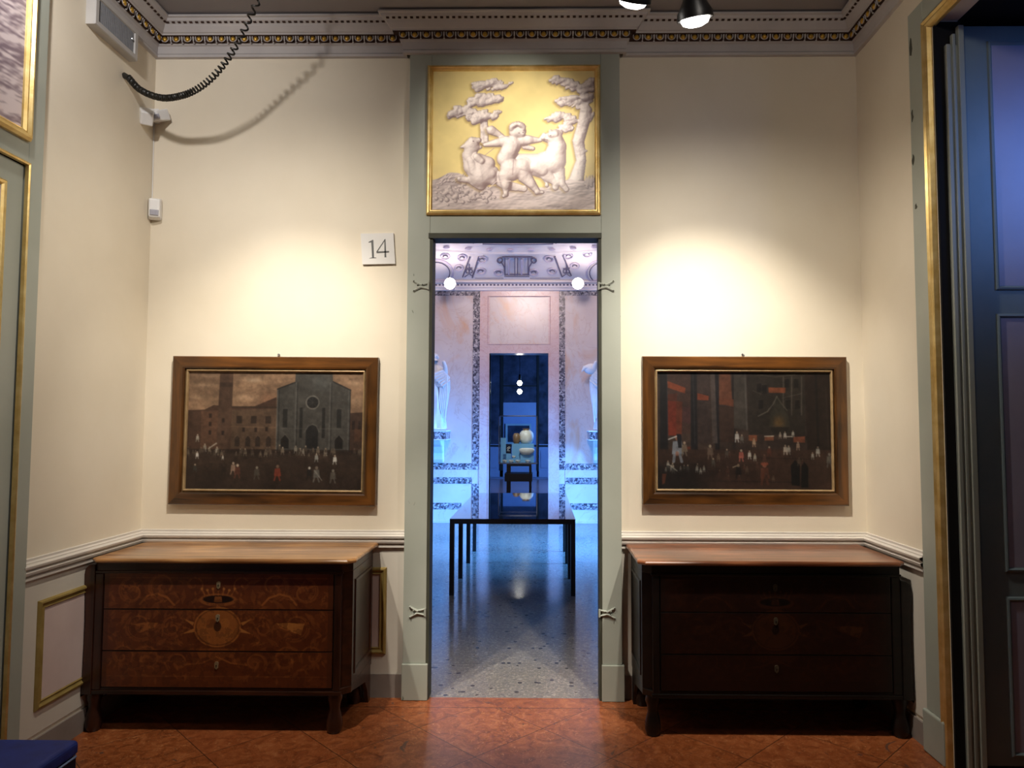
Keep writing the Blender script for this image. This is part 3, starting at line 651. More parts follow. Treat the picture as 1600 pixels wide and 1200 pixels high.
# ------------------------------------------------------------------ right wall: window embrasure
WY = 3.30
m = MB(); m.box(XR-.02, XR, WY+.05, 3.482, .20, 3.60).box(XR-.02, XR, 1.0, 1.15, .2, 3.6).box(XR-.02, XR, 1.15, WY+.05, 3.50, 3.60)
wn = m.build('window_1', 'celadon', bevel=.003); S(wn, 'tall window embrasure with grey green casing at the right', 'window')
MB().box(XR-.034, XR, WY+.02, 3.50, 0, .20).build('plinth_block', 'celadon', wn, bevel=.008)
m = MB(); m.frame((XR, WY+.052, -.06), (0, -1, 0), (0, 0, 1), (-1, 0, 0), WY+.052-1.1, 3.49+.06, [(0, .018), (.002, .028), (.012, .034), (.022, .026), (.030, .028), (.040, .022), (.048, .004), (.05, -.01)])
m.build('gilt_edge_moulding', 'gilt', wn)
for k_, (yy, zz, hh) in enumerate(((3.458, 3.43, .10), (3.462, 3.08, .06), (3.464, 2.86, .05), (3.452, 2.62, .03))):
    rs_c = random.Random(k_); n_c = 9
    pts_c = [(yy+.010*math.cos(a)*(1+.5*rs_c.uniform(-1, 1)), zz+hh/2*math.sin(a)*(1+.25*rs_c.uniform(-1, 1))) for a in np.linspace(0, 2*PI, n_c, endpoint=False)]
    MB().prism(pts_c, lambda p: Vector((XR-.0208, p[0], p[1])), lambda p: Vector((XR-.0196, p[0], p[1]))).build('paint_chip', 'darkjamb', wn)
# embrasure lining, dark behind the open shutter
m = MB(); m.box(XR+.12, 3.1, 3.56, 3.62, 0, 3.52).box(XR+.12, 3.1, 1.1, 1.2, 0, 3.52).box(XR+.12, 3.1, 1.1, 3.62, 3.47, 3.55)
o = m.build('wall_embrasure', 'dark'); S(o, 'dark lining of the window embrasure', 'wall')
m = MB(); m.box(XR+.001, 1.99, WY-.012, WY-.001, 0, 3.46); o = m.build('trim_10', 'dark'); S(o, 'dark strip painted as the shadow gap between gilt edge and shutter frame', 'moulding')  # flat dark panel stands in for the black shadow gap
m = MB(); m.box(1.906, 1.990, WY-.024, WY-.014, 0, 3.34).box(1.906, 1.925, WY-.034, WY-.012, 0, 3.34).box(1.935, 1.950, WY-.034, WY-.012, 0, 3.39).box(1.962, 1.988, WY-.038, WY-.012, 0, 3.43)
o = m.build('trim_11', 'celadon', bevel=.003); S(o, 'grey green reeded frame beside the open shutter', 'moulding')
# outer wall round the window opening
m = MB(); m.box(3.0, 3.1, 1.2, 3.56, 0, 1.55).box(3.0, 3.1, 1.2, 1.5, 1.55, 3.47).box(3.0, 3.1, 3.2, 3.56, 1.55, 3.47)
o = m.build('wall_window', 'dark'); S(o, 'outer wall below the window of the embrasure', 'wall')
m = MB(); m.frame((3.0, 1.5, 1.55), (0, 1, 0), (0, 0, 1), (-1, 0, 0), 1.7, 1.92, [(0, -.05), (0, .02), (.06, .02), (.06, -.05)]); m.box(2.98, 3.04, 2.32, 2.38, 1.6, 3.42)
w2 = m.build('window_2', 'shutter'); S(w2, 'window sash in the embrasure', 'window')
MB().box(3.02, 3.026, 1.55, 3.15, 1.6, 3.42).build('window_pane', 'glass', w2)
# open shutter leaf facing the room
sh = empty('shutter', (1.993, WY, 0), 'tall panelled blue grey shutter standing open in the embrasure at the right edge', 'shutter')
SX0, SX1 = 1.993, 2.93
m = MB(); m.box(SX0, SX1, WY, WY+.035, .02, 3.445); m.build('shutter_leaf', 'shutter', sh, bevel=.003)
m = MB(); m.box(SX0+.006, SX0+.05, WY+.036, WY+.052, .02, 3.445).box(SX0, SX0+.05, WY+.052, WY+.070, .02, 3.445).box(SX0+.006, SX0+.05, WY+.070, WY+.078, .02, 3.445).box(SX0-.004, SX0+.05, WY+.078, WY+.105, .02, 3.445)
m.build('shutter_frame', 'celadon', sh, bevel=.004)
for z0, z1 in ((2.175, 3.370), (.880, 2.066), (.06, .770)):
    m = MB(); m.frame((2.115, WY, z0), (1, 0, 0), (0, 0, 1), (0, -1, 0), .70, z1-z0, [(0, 0), (.004, .008), (.012, .010), (.020, .002), (.024, .001)])
    f_ = m.build('shutter_panel', 'shutter', sh)
    MB().add([(2.137, WY-.0015, z0+.022), (2.793, WY-.0015, z0+.022), (2.793, WY-.0015, z1-.022), (2.137, WY-.0015, z1-.022)], [(0, 1, 2, 3)]).build('panel_field', 'shutterpanel', f_)

# ------------------------------------------------------------------ the two dark paintings
ZA = (190, 228, 1340, 1000)
def aged(cv, seed, k=.72):
    H, W = cv.H, cv.W; g = cv.a.mean(-1, keepdims=True); a = cv.a*.72+g*.28
    kk = np.array([.25, .5, .25])
    a = np.stack([np.apply_along_axis(lambda v_: np.convolve(np.pad(v_, 1, 'edge'), kk, 'valid'), 0, a[..., c]) for c in range(3)], -1)
    a = np.stack([np.apply_along_axis(lambda v_: np.convolve(np.pad(v_, 1, 'edge'), kk, 'valid'), 1, a[..., c]) for c in range(3)], -1)
    n = fbm(H, W, 34, seed, 4)[..., None]; n1 = fbm(H, W, 7, seed+3, 4, .6)[..., None]
    cv.a = a*k*(.6+.4*n+.4*n1); return cv
def cathedral():
    cv = Cv(460, 310, *ZA, (84, 64, 50)); H, W = cv.H, cv.W; rs = random.Random(11)
    n = fbm(H, W, 6, 40, 5, .5); n2 = fbm(H, W, 14, 50, 4, .4)
    sky = np.array((176, 128, 88))/255.*n[..., None]*1.15+np.array((120, 88, 64))/255.*(1-n)[..., None]; cv.a = sky
    for (x, y, a, b) in ((600, 280, 70, 18), (300, 320, 80, 16), (250, 400, 60, 12), (560, 400, 90, 20), (1290, 300, 60, 20), (1300, 420, 50, 24), (330, 260, 60, 10)): cv.glow(x, y, a, b, (214, 166, 122), .55)
    cv.glow(620, 285, 40, 12, (232, 200, 160), .6)
    cv.put((n2 > .6)*1., (200, 150, 104), .25); cv.glow(720, 420, 60, 60, (176, 100, 66), .4)
    red = (104, 66, 46); red2 = (92, 60, 44); gr = (82, 78, 72); gr2 = (68, 66, 62)
    cv.poly([(190, 485), (300, 480), (360, 450), (480, 460), (630, 455), (770, 395), (770, 760), (190, 760)], red2)
    cv.poly([(280, 490), (480, 480), (480, 750), (280, 750)], (112, 72, 50)); cv.poly([(395, 238), (482, 238), (478, 750), (385, 750)], (100, 68, 50))
    cv.poly([(395, 300), (482, 300), (482, 330), (395, 330)], (78, 54, 42), .7); cv.poly([(480, 478), (770, 470), (770, 735), (480, 735)], (108, 78, 56))
    cv.line([(480, 462), (770, 462)], 10, (70, 52, 40), .9); cv.line([(480, 590), (770, 595)], 6, (134, 98, 70), .7)
    for x in (530, 625, 720): cv.poly([(x-18, 520), (x+18, 520), (x+18, 568), (x-18, 568)], (58, 42, 34), .9)
    for x in (520, 590, 655, 725): cv.poly([(x-16, 720), (x-16, 660), (x, 645), (x+16, 660), (x+16, 720)], (62, 46, 38), .85); cv.line([(x-18, 665), (x, 645), (x+18, 665)], 4, (144, 108, 78), .6)
    for x, y in ((340, 520), (340, 575), (340, 630), (425, 550), (425, 632), (560, 610), (640, 610), (710, 605)): cv.poly([(x-9, y-14), (x+9, y-14), (x+9, y+14), (x-9, y+14)], (52, 36, 30), .85)
    cv.poly([(1255, 495), (1340, 490), (1340, 760), (1250, 760)], (86, 58, 44)); [cv.poly([(x-9, y-14), (x+9, y-14), (x+9, y+14), (x-9, y+14)], (50, 36, 30), .8) for x in (1278, 1318) for y in (560, 590)]
    cv.poly([(1285, 600), (1340, 600), (1340, 680), (1285, 680)], (130, 76, 46), .5)
    cv.poly([(775, 340), (890, 295), (892, 236), (1135, 236), (1138, 290), (1255, 345), (1255, 745), (775, 745)], gr)
    cv.line([(775, 342), (890, 297)], 8, (52, 48, 44)); cv.line([(1138, 290), (1255, 345)], 8, (52, 48, 44))
    for x in (778, 898, 1122, 1245): cv.line([(x, 300 if x in (898, 1122) else 350), (x, 745)], 11, (104, 100, 94), .75); cv.line([(x+9, 300 if x in (898, 1122) else 350), (x+9, 745)], 6, (50, 48, 46), .8)
    cv.glow(1060, 300, 60, 50, (110, 118, 118), .35)
    cv.ell(1008, 428, 46, 46, (128, 122, 112), .9); cv.ell(1008, 428, 37, 37, (46, 44, 44)); [cv.line([(1008, 428), (1008+34*math.cos(a), 428+34*math.sin(a))], 3, (78, 74, 70), .7) for a in np.arange(0, 2*PI, PI/4)]
    for x, w_, y0, y1 in ((830, 15, 470, 592), (1183, 15, 470, 592), (935, 10, 460, 660), (1082, 10, 460, 660)): cv.poly([(x-w_, y0), (x+w_, y0), (x+w_, y1), (x-w_, y1)], (48, 46, 44)); cv.line([(x-w_-3, y0), (x+w_, y0-2)], 3, (120, 114, 104), .6)
    cv.line([(800, 600), (1240, 600)], 5, (108, 102, 94), .6)
    cv.poly([(968, 730), (968, 610), (985, 585), (1010, 575), (1035, 585), (1048, 610), (1048, 730)], (44, 42, 42)); cv.line([(960, 620), (985, 580), (1010, 570), (1035, 580), (1055, 620)], 6, (112, 106, 98), .8)
    for x in (832, 1185): cv.poly([(x-26, 730), (x-26, 670), (x, 640), (x+26, 670), (x+26, 730)], (40, 36, 34)); cv.line([(x-30, 672), (x, 638), (x+30, 672)], 4, (112, 104, 92), .7)
    fl = np.clip((cv.Y-742+8*(n-.5))/8, 0, 1); cv.put(fl, (66, 48, 38)); cv.put(fl*(n2 > .55), (80, 58, 44), .5); cv.put(np.clip((cv.Y-860)/140, 0, 1), (52, 38, 32), .6)
    cv.put(np.clip((cv.Y-735)/4, 0, 1)*np.clip((775-cv.Y)/20, 0, 1), (50, 36, 30), .7)
    def fig(x, y, h, c, c2=(210, 180, 150)):
        cv.poly([(x-h*.16, y-h*.7), (x+h*.14, y-h*.72), (x+h*.22, y-h*.25), (x-h*.2, y-h*.25)], c, .9); cv.line([(x-h*.1, y-h*.3), (x-h*.18, y)], h*.09, c, .8); cv.line([(x+h*.06, y-h*.3), (x+h*.16, y)], h*.09, c, .8)
        cv.ell(x, y-h*.82, h*.09, h*.1, c2, .9)
    for x, y in ((545, 780), (575, 780), (800, 750), (820, 770), (935, 770), (955, 775), (970, 760), (1050, 770), (1100, 775), (340, 765), (390, 775), (310, 755), (710, 785), (905, 760), (260, 690)): fig(x, y, rs.uniform(46, 60), rs.choice([(190, 180, 160), (140, 120, 96), (170, 160, 140), (96, 80, 64)]))
    for _ in range(40): x = rs.uniform(200, 1330); fig(x, rs.uniform(760, 790), rs.uniform(34, 50), rs.choice([(96, 78, 62), (80, 62, 50), (120, 100, 80)]), (130, 104, 84))
    fig(262, 800, 50, (226, 220, 210)); fig(1162, 830, 66, (216, 212, 200)); fig(1042, 815, 60, (170, 170, 160)); fig(430, 808, 34, (214, 206, 190)); fig(500, 900, 86, (168, 130, 104)); fig(528, 925, 100, (108, 56, 40)); fig(790, 938, 110, (176, 60, 36), (150, 110, 84))
    fig(655, 930, 90, (86, 78, 66), (150, 140, 120)); fig(1045, 945, 110, (116, 112, 104), (140, 120, 100)); fig(998, 930, 90, (40, 36, 34), (210, 204, 190)); fig(1152, 950, 96, (118, 108, 96), (170, 160, 140)); fig(250, 890, 60, (70, 70, 62)); fig(440, 910, 80, (52, 40, 34), (80, 60, 50))
    cv.line([(1030, 870), (1080, 935)], 6, (150, 146, 134), .7); cv.line([(335, 735), (385, 700)], 8, (200, 190, 170), .8)
    return aged(cv, 77)
def interior():
    cv = Cv(460, 310, *ZA, (62, 46, 38)); H, W = cv.H, cv.W; rs = random.Random(21); n = fbm(H, W, 9, 60, 5, .6)
    cv.a = np.array((78, 56, 46))/255.*n[..., None]*1.2+np.array((44, 34, 32))/255.*(1-n)[..., None]
    cv.poly([(250, 228), (420, 228), (420, 640), (250, 640)], (84, 54, 46)); cv.poly([(258, 290), (380, 335), (376, 372), (262, 335)], (166, 66, 32)); cv.poly([(262, 380), (325, 372), (320, 420), (262, 420)], (112, 44, 28), .8)
    cv.poly([(258, 420), (358, 428), (352, 650), (258, 650)], (150, 44, 24)); cv.poly([(318, 424), (358, 428), (352, 650), (316, 650)], (134, 58, 34), .8); cv.poly([(360, 460), (412, 460), (412, 570), (360, 560)], (96, 50, 52), .7)
    cv.poly([(258, 740), (410, 720), (410, 770), (258, 785)], (128, 46, 28), .8)
    for x0, x1, c in ((210, 258, (34, 32, 36)), (415, 455, (36, 34, 38)), (575, 600, (38, 34, 38)), (690, 705, (48, 38, 36))): cv.poly([(x0, 228), (x1, 228), (x1+4, 790), (x0-2, 790)], c)
    cv.line([(258, 230), (262, 650)], 5, (70, 66, 72), .8); cv.line([(430, 230), (440, 700)], 5, (70, 66, 70), .7)
    cv.poly([(456, 240), (540, 240), (545, 700), (460, 700)], (70, 52, 48)); cv.poly([(458, 370), (535, 390), (532, 418), (458, 415)], (166, 66, 36)); cv.poly([(545, 240), (575, 235), (590, 700), (556, 700)], (92, 78, 74), .8)
    cv.poly([(606, 235), (678, 235), (690, 445), (602, 445)], (128, 66, 40)); cv.poly([(602, 400), (700, 410), (698, 460), (602, 440)], (138, 66, 38), .8); cv.poly([(600, 460), (700, 460), (700, 690), (604, 690)], (74, 48, 38))
    cv.poly([(700, 235), (785, 235), (792, 610), (700, 600)], (80, 70, 62)); cv.line([(776, 235), (784, 610)], 10, (104, 96, 88), .7)
    cv.poly([(795, 235), (1180, 235), (1165, 640), (795, 640)], (58, 48, 40)); cv.line([(860, 245), (980, 262), (1110, 245)], 5, (112, 100, 78), .6)
    for x in (1030, 1085, 1150): cv.line([(x, 260), (x-4, 510)], 9, (98, 88, 76), .8)
    for x, y in ((1055, 300), (1115, 300), (1060, 440), (1120, 440), (870, 330), (905, 340), (880, 440)): cv.poly([(x-16, y-26), (x+14, y-30), (x+14, y+30), (x-16, y+34)], (34, 28, 26), .9); cv.line([(x-18, y-28), (x+15, y-30)], 3, (104, 90, 74), .6)
    cv.line([(1020, 400), (1150, 370)], 6, (104, 92, 80), .7); cv.line([(825, 352), (880, 375)], 5, (110, 98, 80), .6)
    cv.poly([(930, 330), (1045, 332), (1040, 366), (932, 366)], (158, 72, 36)); cv.poly([(1180, 240), (1240, 240), (1236, 370), (1180, 370)], (104, 52, 42), .7)
    cv.poly([(985, 395), (1060, 520), (1070, 590), (930, 590), (935, 520)], (66, 60, 48)); cv.line([(985, 390), (960, 440), (920, 490), (860, 520)], 8, (124, 116, 98), .8); cv.line([(985, 390), (1010, 430), (1050, 480)], 8, (112, 104, 86), .7)
    cv.glow(995, 560, 38, 38, (166, 112, 44), .75); cv.poly([(935, 590), (1065, 590), (1040, 640), (960, 640)], (40, 34, 30), .7)
    cv.poly([(795, 645), (850, 645), (850, 685), (795, 680)], (170, 86, 48)); cv.poly([(900, 650), (960, 648), (960, 680), (900, 680)], (150, 80, 48)); cv.poly([(1090, 655), (1168, 650), (1166, 692), (1090, 690)], (158, 76, 44))
    cv.line([(900, 652), (960, 650)], 6, (214, 200, 176)); cv.line([(1028, 654), (1084, 652)], 6, (210, 200, 180))
    cv.poly([(1170, 228), (1345, 228), (1345, 740), (1180, 740)], (52, 36, 30)); cv.line([(1245, 228), (1255, 730)], 16, (32, 26, 26), .9); cv.line([(1310, 330), (1320, 720)], 8, (66, 52, 44), .6)
    fl = np.clip((cv.Y-735)/10, 0, 1); cv.put(fl, (72, 46, 36)); cv.put(fl*np.clip((cv.X-700)/400, 0, 1), (84, 52, 38), .6); cv.put(np.clip((cv.Y-800)/80, 0, 1)*np.clip((640-cv.X)/250, 0, 1), (36, 30, 30), .9)
    cv.line([(800, 790), (1200, 800)], 6, (52, 34, 28), .7); cv.line([(520, 945), (1100, 950)], 7, (46, 32, 28), .7); cv.poly([(222, 900), (250, 900), (240, 960), (222, 970)], (128, 60, 36), .8)
    def fig(x, y, h, c, c2=(190, 160, 130)):
        cv.poly([(x-h*.16, y-h*.7), (x+h*.14, y-h*.72), (x+h*.22, y-h*.25), (x-h*.2, y-h*.25)], c, .9); cv.line([(x-h*.1, y-h*.3), (x-h*.14, y)], h*.1, c, .8); cv.line([(x+h*.06, y-h*.3), (x+h*.14, y)], h*.1, c, .8); cv.ell(x, y-h*.82, h*.09, h*.1, c2, .9)
    fig(325, 820, 190, (146, 158, 176), (176, 110, 80)); cv.poly([(318, 640), (350, 640), (352, 730), (330, 730)], (34, 34, 44)); cv.line([(265, 675), (318, 655)], 8, (214, 216, 216), .9); cv.ell(322, 768, 12, 16, (200, 120, 90), .7)
    fig(370, 780, 100, (140, 116, 92)); fig(718, 690, 76, (214, 208, 200)); fig(750, 695, 60, (130, 120, 110)); fig(830, 720, 60, (206, 160, 120)); fig(745, 815, 84, (208, 96, 78), (214, 190, 160)); fig(800, 800, 60, (212, 204, 190)); fig(835, 812, 52, (190, 180, 160))
    fig(898, 965, 150, (120, 60, 40), (170, 96, 70)); cv.ell(898, 832, 26, 12, (180, 76, 46), .8); fig(540, 800, 100, (118, 92, 74), (180, 160, 130)); fig(560, 850, 60, (90, 84, 74)); fig(650, 790, 60, (96, 84, 72)); fig(930, 780, 70, (110, 52, 36)); fig(1003, 665, 46, (170, 150, 130)); fig(1035, 665, 50, (200, 190, 180)); fig(1088, 655, 46, (214, 206, 190))
    fig(1036, 770, 70, (196, 180, 160)); fig(1058, 770, 66, (176, 166, 150)); fig(1120, 740, 60, (190, 150, 120)); cv.poly([(1100, 805), (1130, 840), (1128, 975), (1075, 970), (1070, 840)], (24, 22, 24)); cv.poly([(1156, 815), (1185, 850), (1184, 985), (1136, 985), (1140, 850)], (22, 20, 22))
    fig(1250, 780, 70, (200, 196, 184)); fig(1215, 800, 50, (190, 184, 170)); fig(1325, 850, 100, (120, 112, 100), (150, 140, 124)); fig(725, 925, 100, (38, 30, 28), (170, 140, 110)); cv.line([(690, 855), (715, 845)], 8, (180, 160, 130), .8)
    for _ in range(14): x = rs.uniform(240, 520); fig(x, rs.uniform(850, 900), rs.uniform(30, 60), rs.choice([(120, 116, 108), (70, 66, 62), (160, 156, 144)]))
    for _ in range(14): x = rs.uniform(560, 1150); fig(x, rs.uniform(760, 960), rs.uniform(40, 60), rs.choice([(96, 56, 42), (84, 52, 40), (110, 84, 64)]), (120, 84, 64))
    cv.line([(262, 835), (320, 880)], 7, (170, 164, 150), .8)
    return aged(cv, 88, .62)
FP = [(0, 0), (0, .030), (.004, .034), (.060, .034), (.070, .030), (.074, .040), (.080, .042), (.086, .034)]
def painting(x0, x1, z0, z1, canvas, tilt, label, nx):
    t = empty('framed_painting', ((x0+x1)/2, D, z0), label, 'painting', None)
    w, h = x1-x0, z1-z0
    N = (0, -1, 0)
    # four mitred wooden members, grain following each
    O = Vector((x0, D-.004, z0)); Uv, Vv, Nv = Vector((1, 0, 0)), Vector((0, 0, 1)), Vector(N)
    rr = [[O+Uv*a+Vv*b+Nv*d for a, b in ((i, i), (w-i, i), (w-i, h-i), (i, h-i))] for (i, d) in FP[:5]+[(.070, .010)]]
    for k, (nm, mt) in enumerate((('frame_rail', 'framewood'), ('frame_stile', 'framewood_v'), ('frame_rail', 'framewood'), ('frame_stile', 'framewood_v'))):
        mm = MB(); n_ = len(rr); mm.add([rr[j][q_] for j in range(n_) for q_ in (k, (k+1) % 4)], [(2*j, 2*j+1, 2*j+3, 2*j+2) for j in range(n_-1)]); mm.build(nm, mt, t)
    MB().frame(O, Uv, Vv, Nv, w, h, [(.069, .014), (.074, .016), (.078, .024), (.082, .026), (.086, .022), (.088, .012), (.089, .004)]).build('slip_moulding', 'slip', t)['label'] = 'thin pale gilt inner moulding'
    picture('canvas', canvas, 'paint_dark', tuple(O+Uv*.087+Vv*.087+Nv*.009), (1, 0, 0), (0, 0, 1), w-.174, h-.174, t)
    MB().box(x0+.02, x1-.02, D-.010, D-.001, z0+.02, z1-.02).build('backing_board', 'dark', t)
    m = MB(); m.tube([(nx, D-.002, z1+.014), (nx, D-.02, z1+.016), (nx+.006, D-.024, z1+.010), (nx, D-.024, z1-.004)], .0035, 6); m.ball((nx, D-.008, z1+.014), .008, .004, .008, 8, 6)
    m.build('hanging_hook', 'chrome', t)
    if tilt: t.rotation_euler = (0, tilt, 0)
    return t
painting(-2.137, -.944, 1.080, 1.934, cathedral(), .006, 'walnut framed dark painting of a crowded cathedral square, left of the doorway', -1.532)
painting(.583, 1.7505, 1.091, 1.938, interior(), .0025, 'walnut framed dark painting of a shadowy colonnade with red hangings, right of the doorway', 1.165)

# ------------------------------------------------------------------ room number 14
sg = empty('room_number_sign', (-.955, D, 2.565), 'square white board with black room number 14 beside the doorway', 'sign')
def signpt(p, d):
    k = .1925/522; x = (p[0]-508)*k; z = -(p[1]-393)*k; a = .02
    return Vector((-.955+x*math.cos(a)-z*math.sin(a)*1.0+.00, D-d, 2.571+x*math.sin(a)+z*math.cos(a)))
def signrect(x0, y0, x1, y1): return [(x0, y0), (x1, y0), (x1+26*(y1-y0)/500, y1), (x0+26*(y1-y0)/500, y1)]
MB().prism(signrect(235, 143, 757, 638), lambda p: signpt(p, .001), lambda p: signpt(p, .016)).build('board', 'signwhite', sg)
m = MB()
def glyph(poly): m.prism(poly, lambda p: signpt(p, .0155), lambda p: signpt(p, .0175))
glyph([(360, 283), (425, 248), (438, 250), (446, 530), (418, 530), (405, 285), (362, 292)]); glyph([(372, 543), (405, 533), (450, 530), (484, 534), (484, 542)])
glyph([(612, 245), (632, 238), (642, 530), (616, 530)]); glyph([(612, 528), (646, 528), (646, 532), (612, 532)])
glyph([(614, 250), (622, 262), (504, 440), (486, 440)]); glyph([(486, 437), (686, 432), (686, 456), (490, 462)])
m.build('numerals', 'black', sg)['label'] = 'black number 14'

# ------------------------------------------------------------------ commodes
def marquetry(seed):
    x0, x1, y0, y1 = 120, 1452, 96, 790
    cv = Cv(520, 260, x0, y0, x1, y1, (98, 50, 26)); H, W = cv.H, cv.W; n = fbm(H, W, 7, seed, 5, 1); n2 = fbm(H, W, 24, seed+9, 4)
    cv.a = np.array((74, 34, 18))/255.*(1-n)[..., None]*1.25+np.array((128, 66, 32))/255.*n[..., None]
    rs = random.Random(seed); L1, L2, L3 = (176, 104, 50), (150, 84, 42), (206, 134, 66); cx = 785
    def both(fn): fn(lambda p: p); fn(lambda p: (2*cx-p[0], p[1]))
    def spiral(c, r, turns, a0, w, col, s=1):
        pts = [(c[0]+r*(1-t)**.8*math.cos(a0+s*t*turns*2*PI), c[1]+r*(1-t)**.8*math.sin(a0+s*t*turns*2*PI)) for t in np.linspace(0, .92, 22)]
        both(lambda f: cv.line([f(p) for p in pts], w, col, .55))
    def leafs(pts, w, col, a=.7):
        for (x, y, ang, ln) in pts:
            q = [(x, y), (x+math.cos(ang-.35)*ln*.5, y+math.sin(ang-.35)*ln*.5), (x+math.cos(ang)*ln, y+math.sin(ang)*ln), (x+math.cos(ang+.35)*ln*.5, y+math.sin(ang+.35)*ln*.5)]
            both(lambda f: cv.poly([f(p) for p in q], col, a))
    for c, r, tr, a0, w, s in (((460, 180), 90, 1.4, 2, 13, 1), ((280, 215), 80, 1.3, 4, 12, -1), ((330, 420), 95, 1.5, 1, 13, 1), ((520, 430), 70, 1.2, 5, 11, -1), ((380, 620), 90, 1.5, 3, 13, 1), ((230, 600), 70, 1.2, 0, 12, -1), ((560, 640), 70, 1.3, 2.5, 12, 1), ((640, 170), 60, 1.2, 1, 11, -1)):
        spiral(c, r, tr, a0, w, L2, s); spiral((c[0]+5, c[1]-4), r*.9, tr, a0, 4, L1, s)
    leafs([(rs.uniform(170, 700), rs.uniform(140, 730), rs.uniform(0, 6.28), rs.uniform(40, 100)) for _ in range(90)], 0, L2, .45)
    leafs([(rs.uniform(170, 700), rs.uniform(140, 730), rs.uniform(0, 6.28), rs.uniform(24, 60)) for _ in range(80)], 0, L1, .4)
    both(lambda f: cv.line([f(p) for p in ((330, 290), (370, 240), (430, 225), (490, 250), (530, 295))], 12, L1, .8))
    both(lambda f: cv.poly([f(p) for p in ((590, 375), (650, 395), (640, 415))], L3, .8)); both(lambda f: cv.poly([f(p) for p in ((585, 465), (650, 430), (650, 455))], L3, .8))
    both(lambda f: cv.poly([f(p) for p in ((440, 400), (370, 395), (290, 410), (350, 425), (330, 460), (420, 430))], L1, .8)); cv.poly([(1120, 400), (1200, 395), (1290, 400), (1270, 470), (1220, 450), (1170, 420)], L3, .7)
    cv.ell(cx, 425, 138, 122, (180, 108, 52), .95); cv.ell(cx, 425, 128, 113, (122, 66, 32), .9); cv.ell(cx, 425, 120, 106, (168, 98, 46), .95); cv.put((n2 > .56)*(np.hypot((cv.X-cx)/120, (cv.Y-425)/106) < 1), (196, 124, 60), .5)
    cv.ell(cx, 420, 22, 30, (50, 26, 16), .8); cv.ell(cx-40, 400, 26, 30, (136, 74, 36), .6); cv.ell(cx+45, 400, 26, 30, (190, 116, 56), .6)
    cv.ell(cx, 262, 110, 40, (160, 92, 46), .9); cv.ell(cx, 258, 88, 24, (34, 18, 14), .95); cv.poly([(cx-20, 240), (cx+20, 240), (cx+24, 275), (cx-24, 275)], (156, 90, 44), .9)
    for k in range(-3, 4): cv.line([(cx+k*26, 232), (cx+k*32, 205-8*(k % 2))], 8, L1, .8); cv.ell(cx+k*32, 202-8*(k % 2), 8, 8, L3, .7)
    cv.poly([(660, 555), (900, 555), (880, 610), (840, 600), (785, 640), (730, 600), (690, 615)], L2, .85); cv.line([(600, 650), (700, 640), (785, 600), (870, 640), (960, 650)], 10, L1, .7)
    cv.line([(150, 128), (1430, 128)], 5, (160, 96, 48), .7); cv.line([(150, 722), (1430, 722)], 5, (150, 90, 46), .6)
    cv.put(np.clip((30-(cv.X-x0))/4, 0, 1), (90, 46, 26), .9); cv.put(np.clip((30-(x1-cv.X))/4, 0, 1), (90, 46, 26), .9)
    cv.put((n2 > .58)*1., (60, 28, 16), .35); cv.a *= .86*(.9+.2*n2)[..., None]; return cv
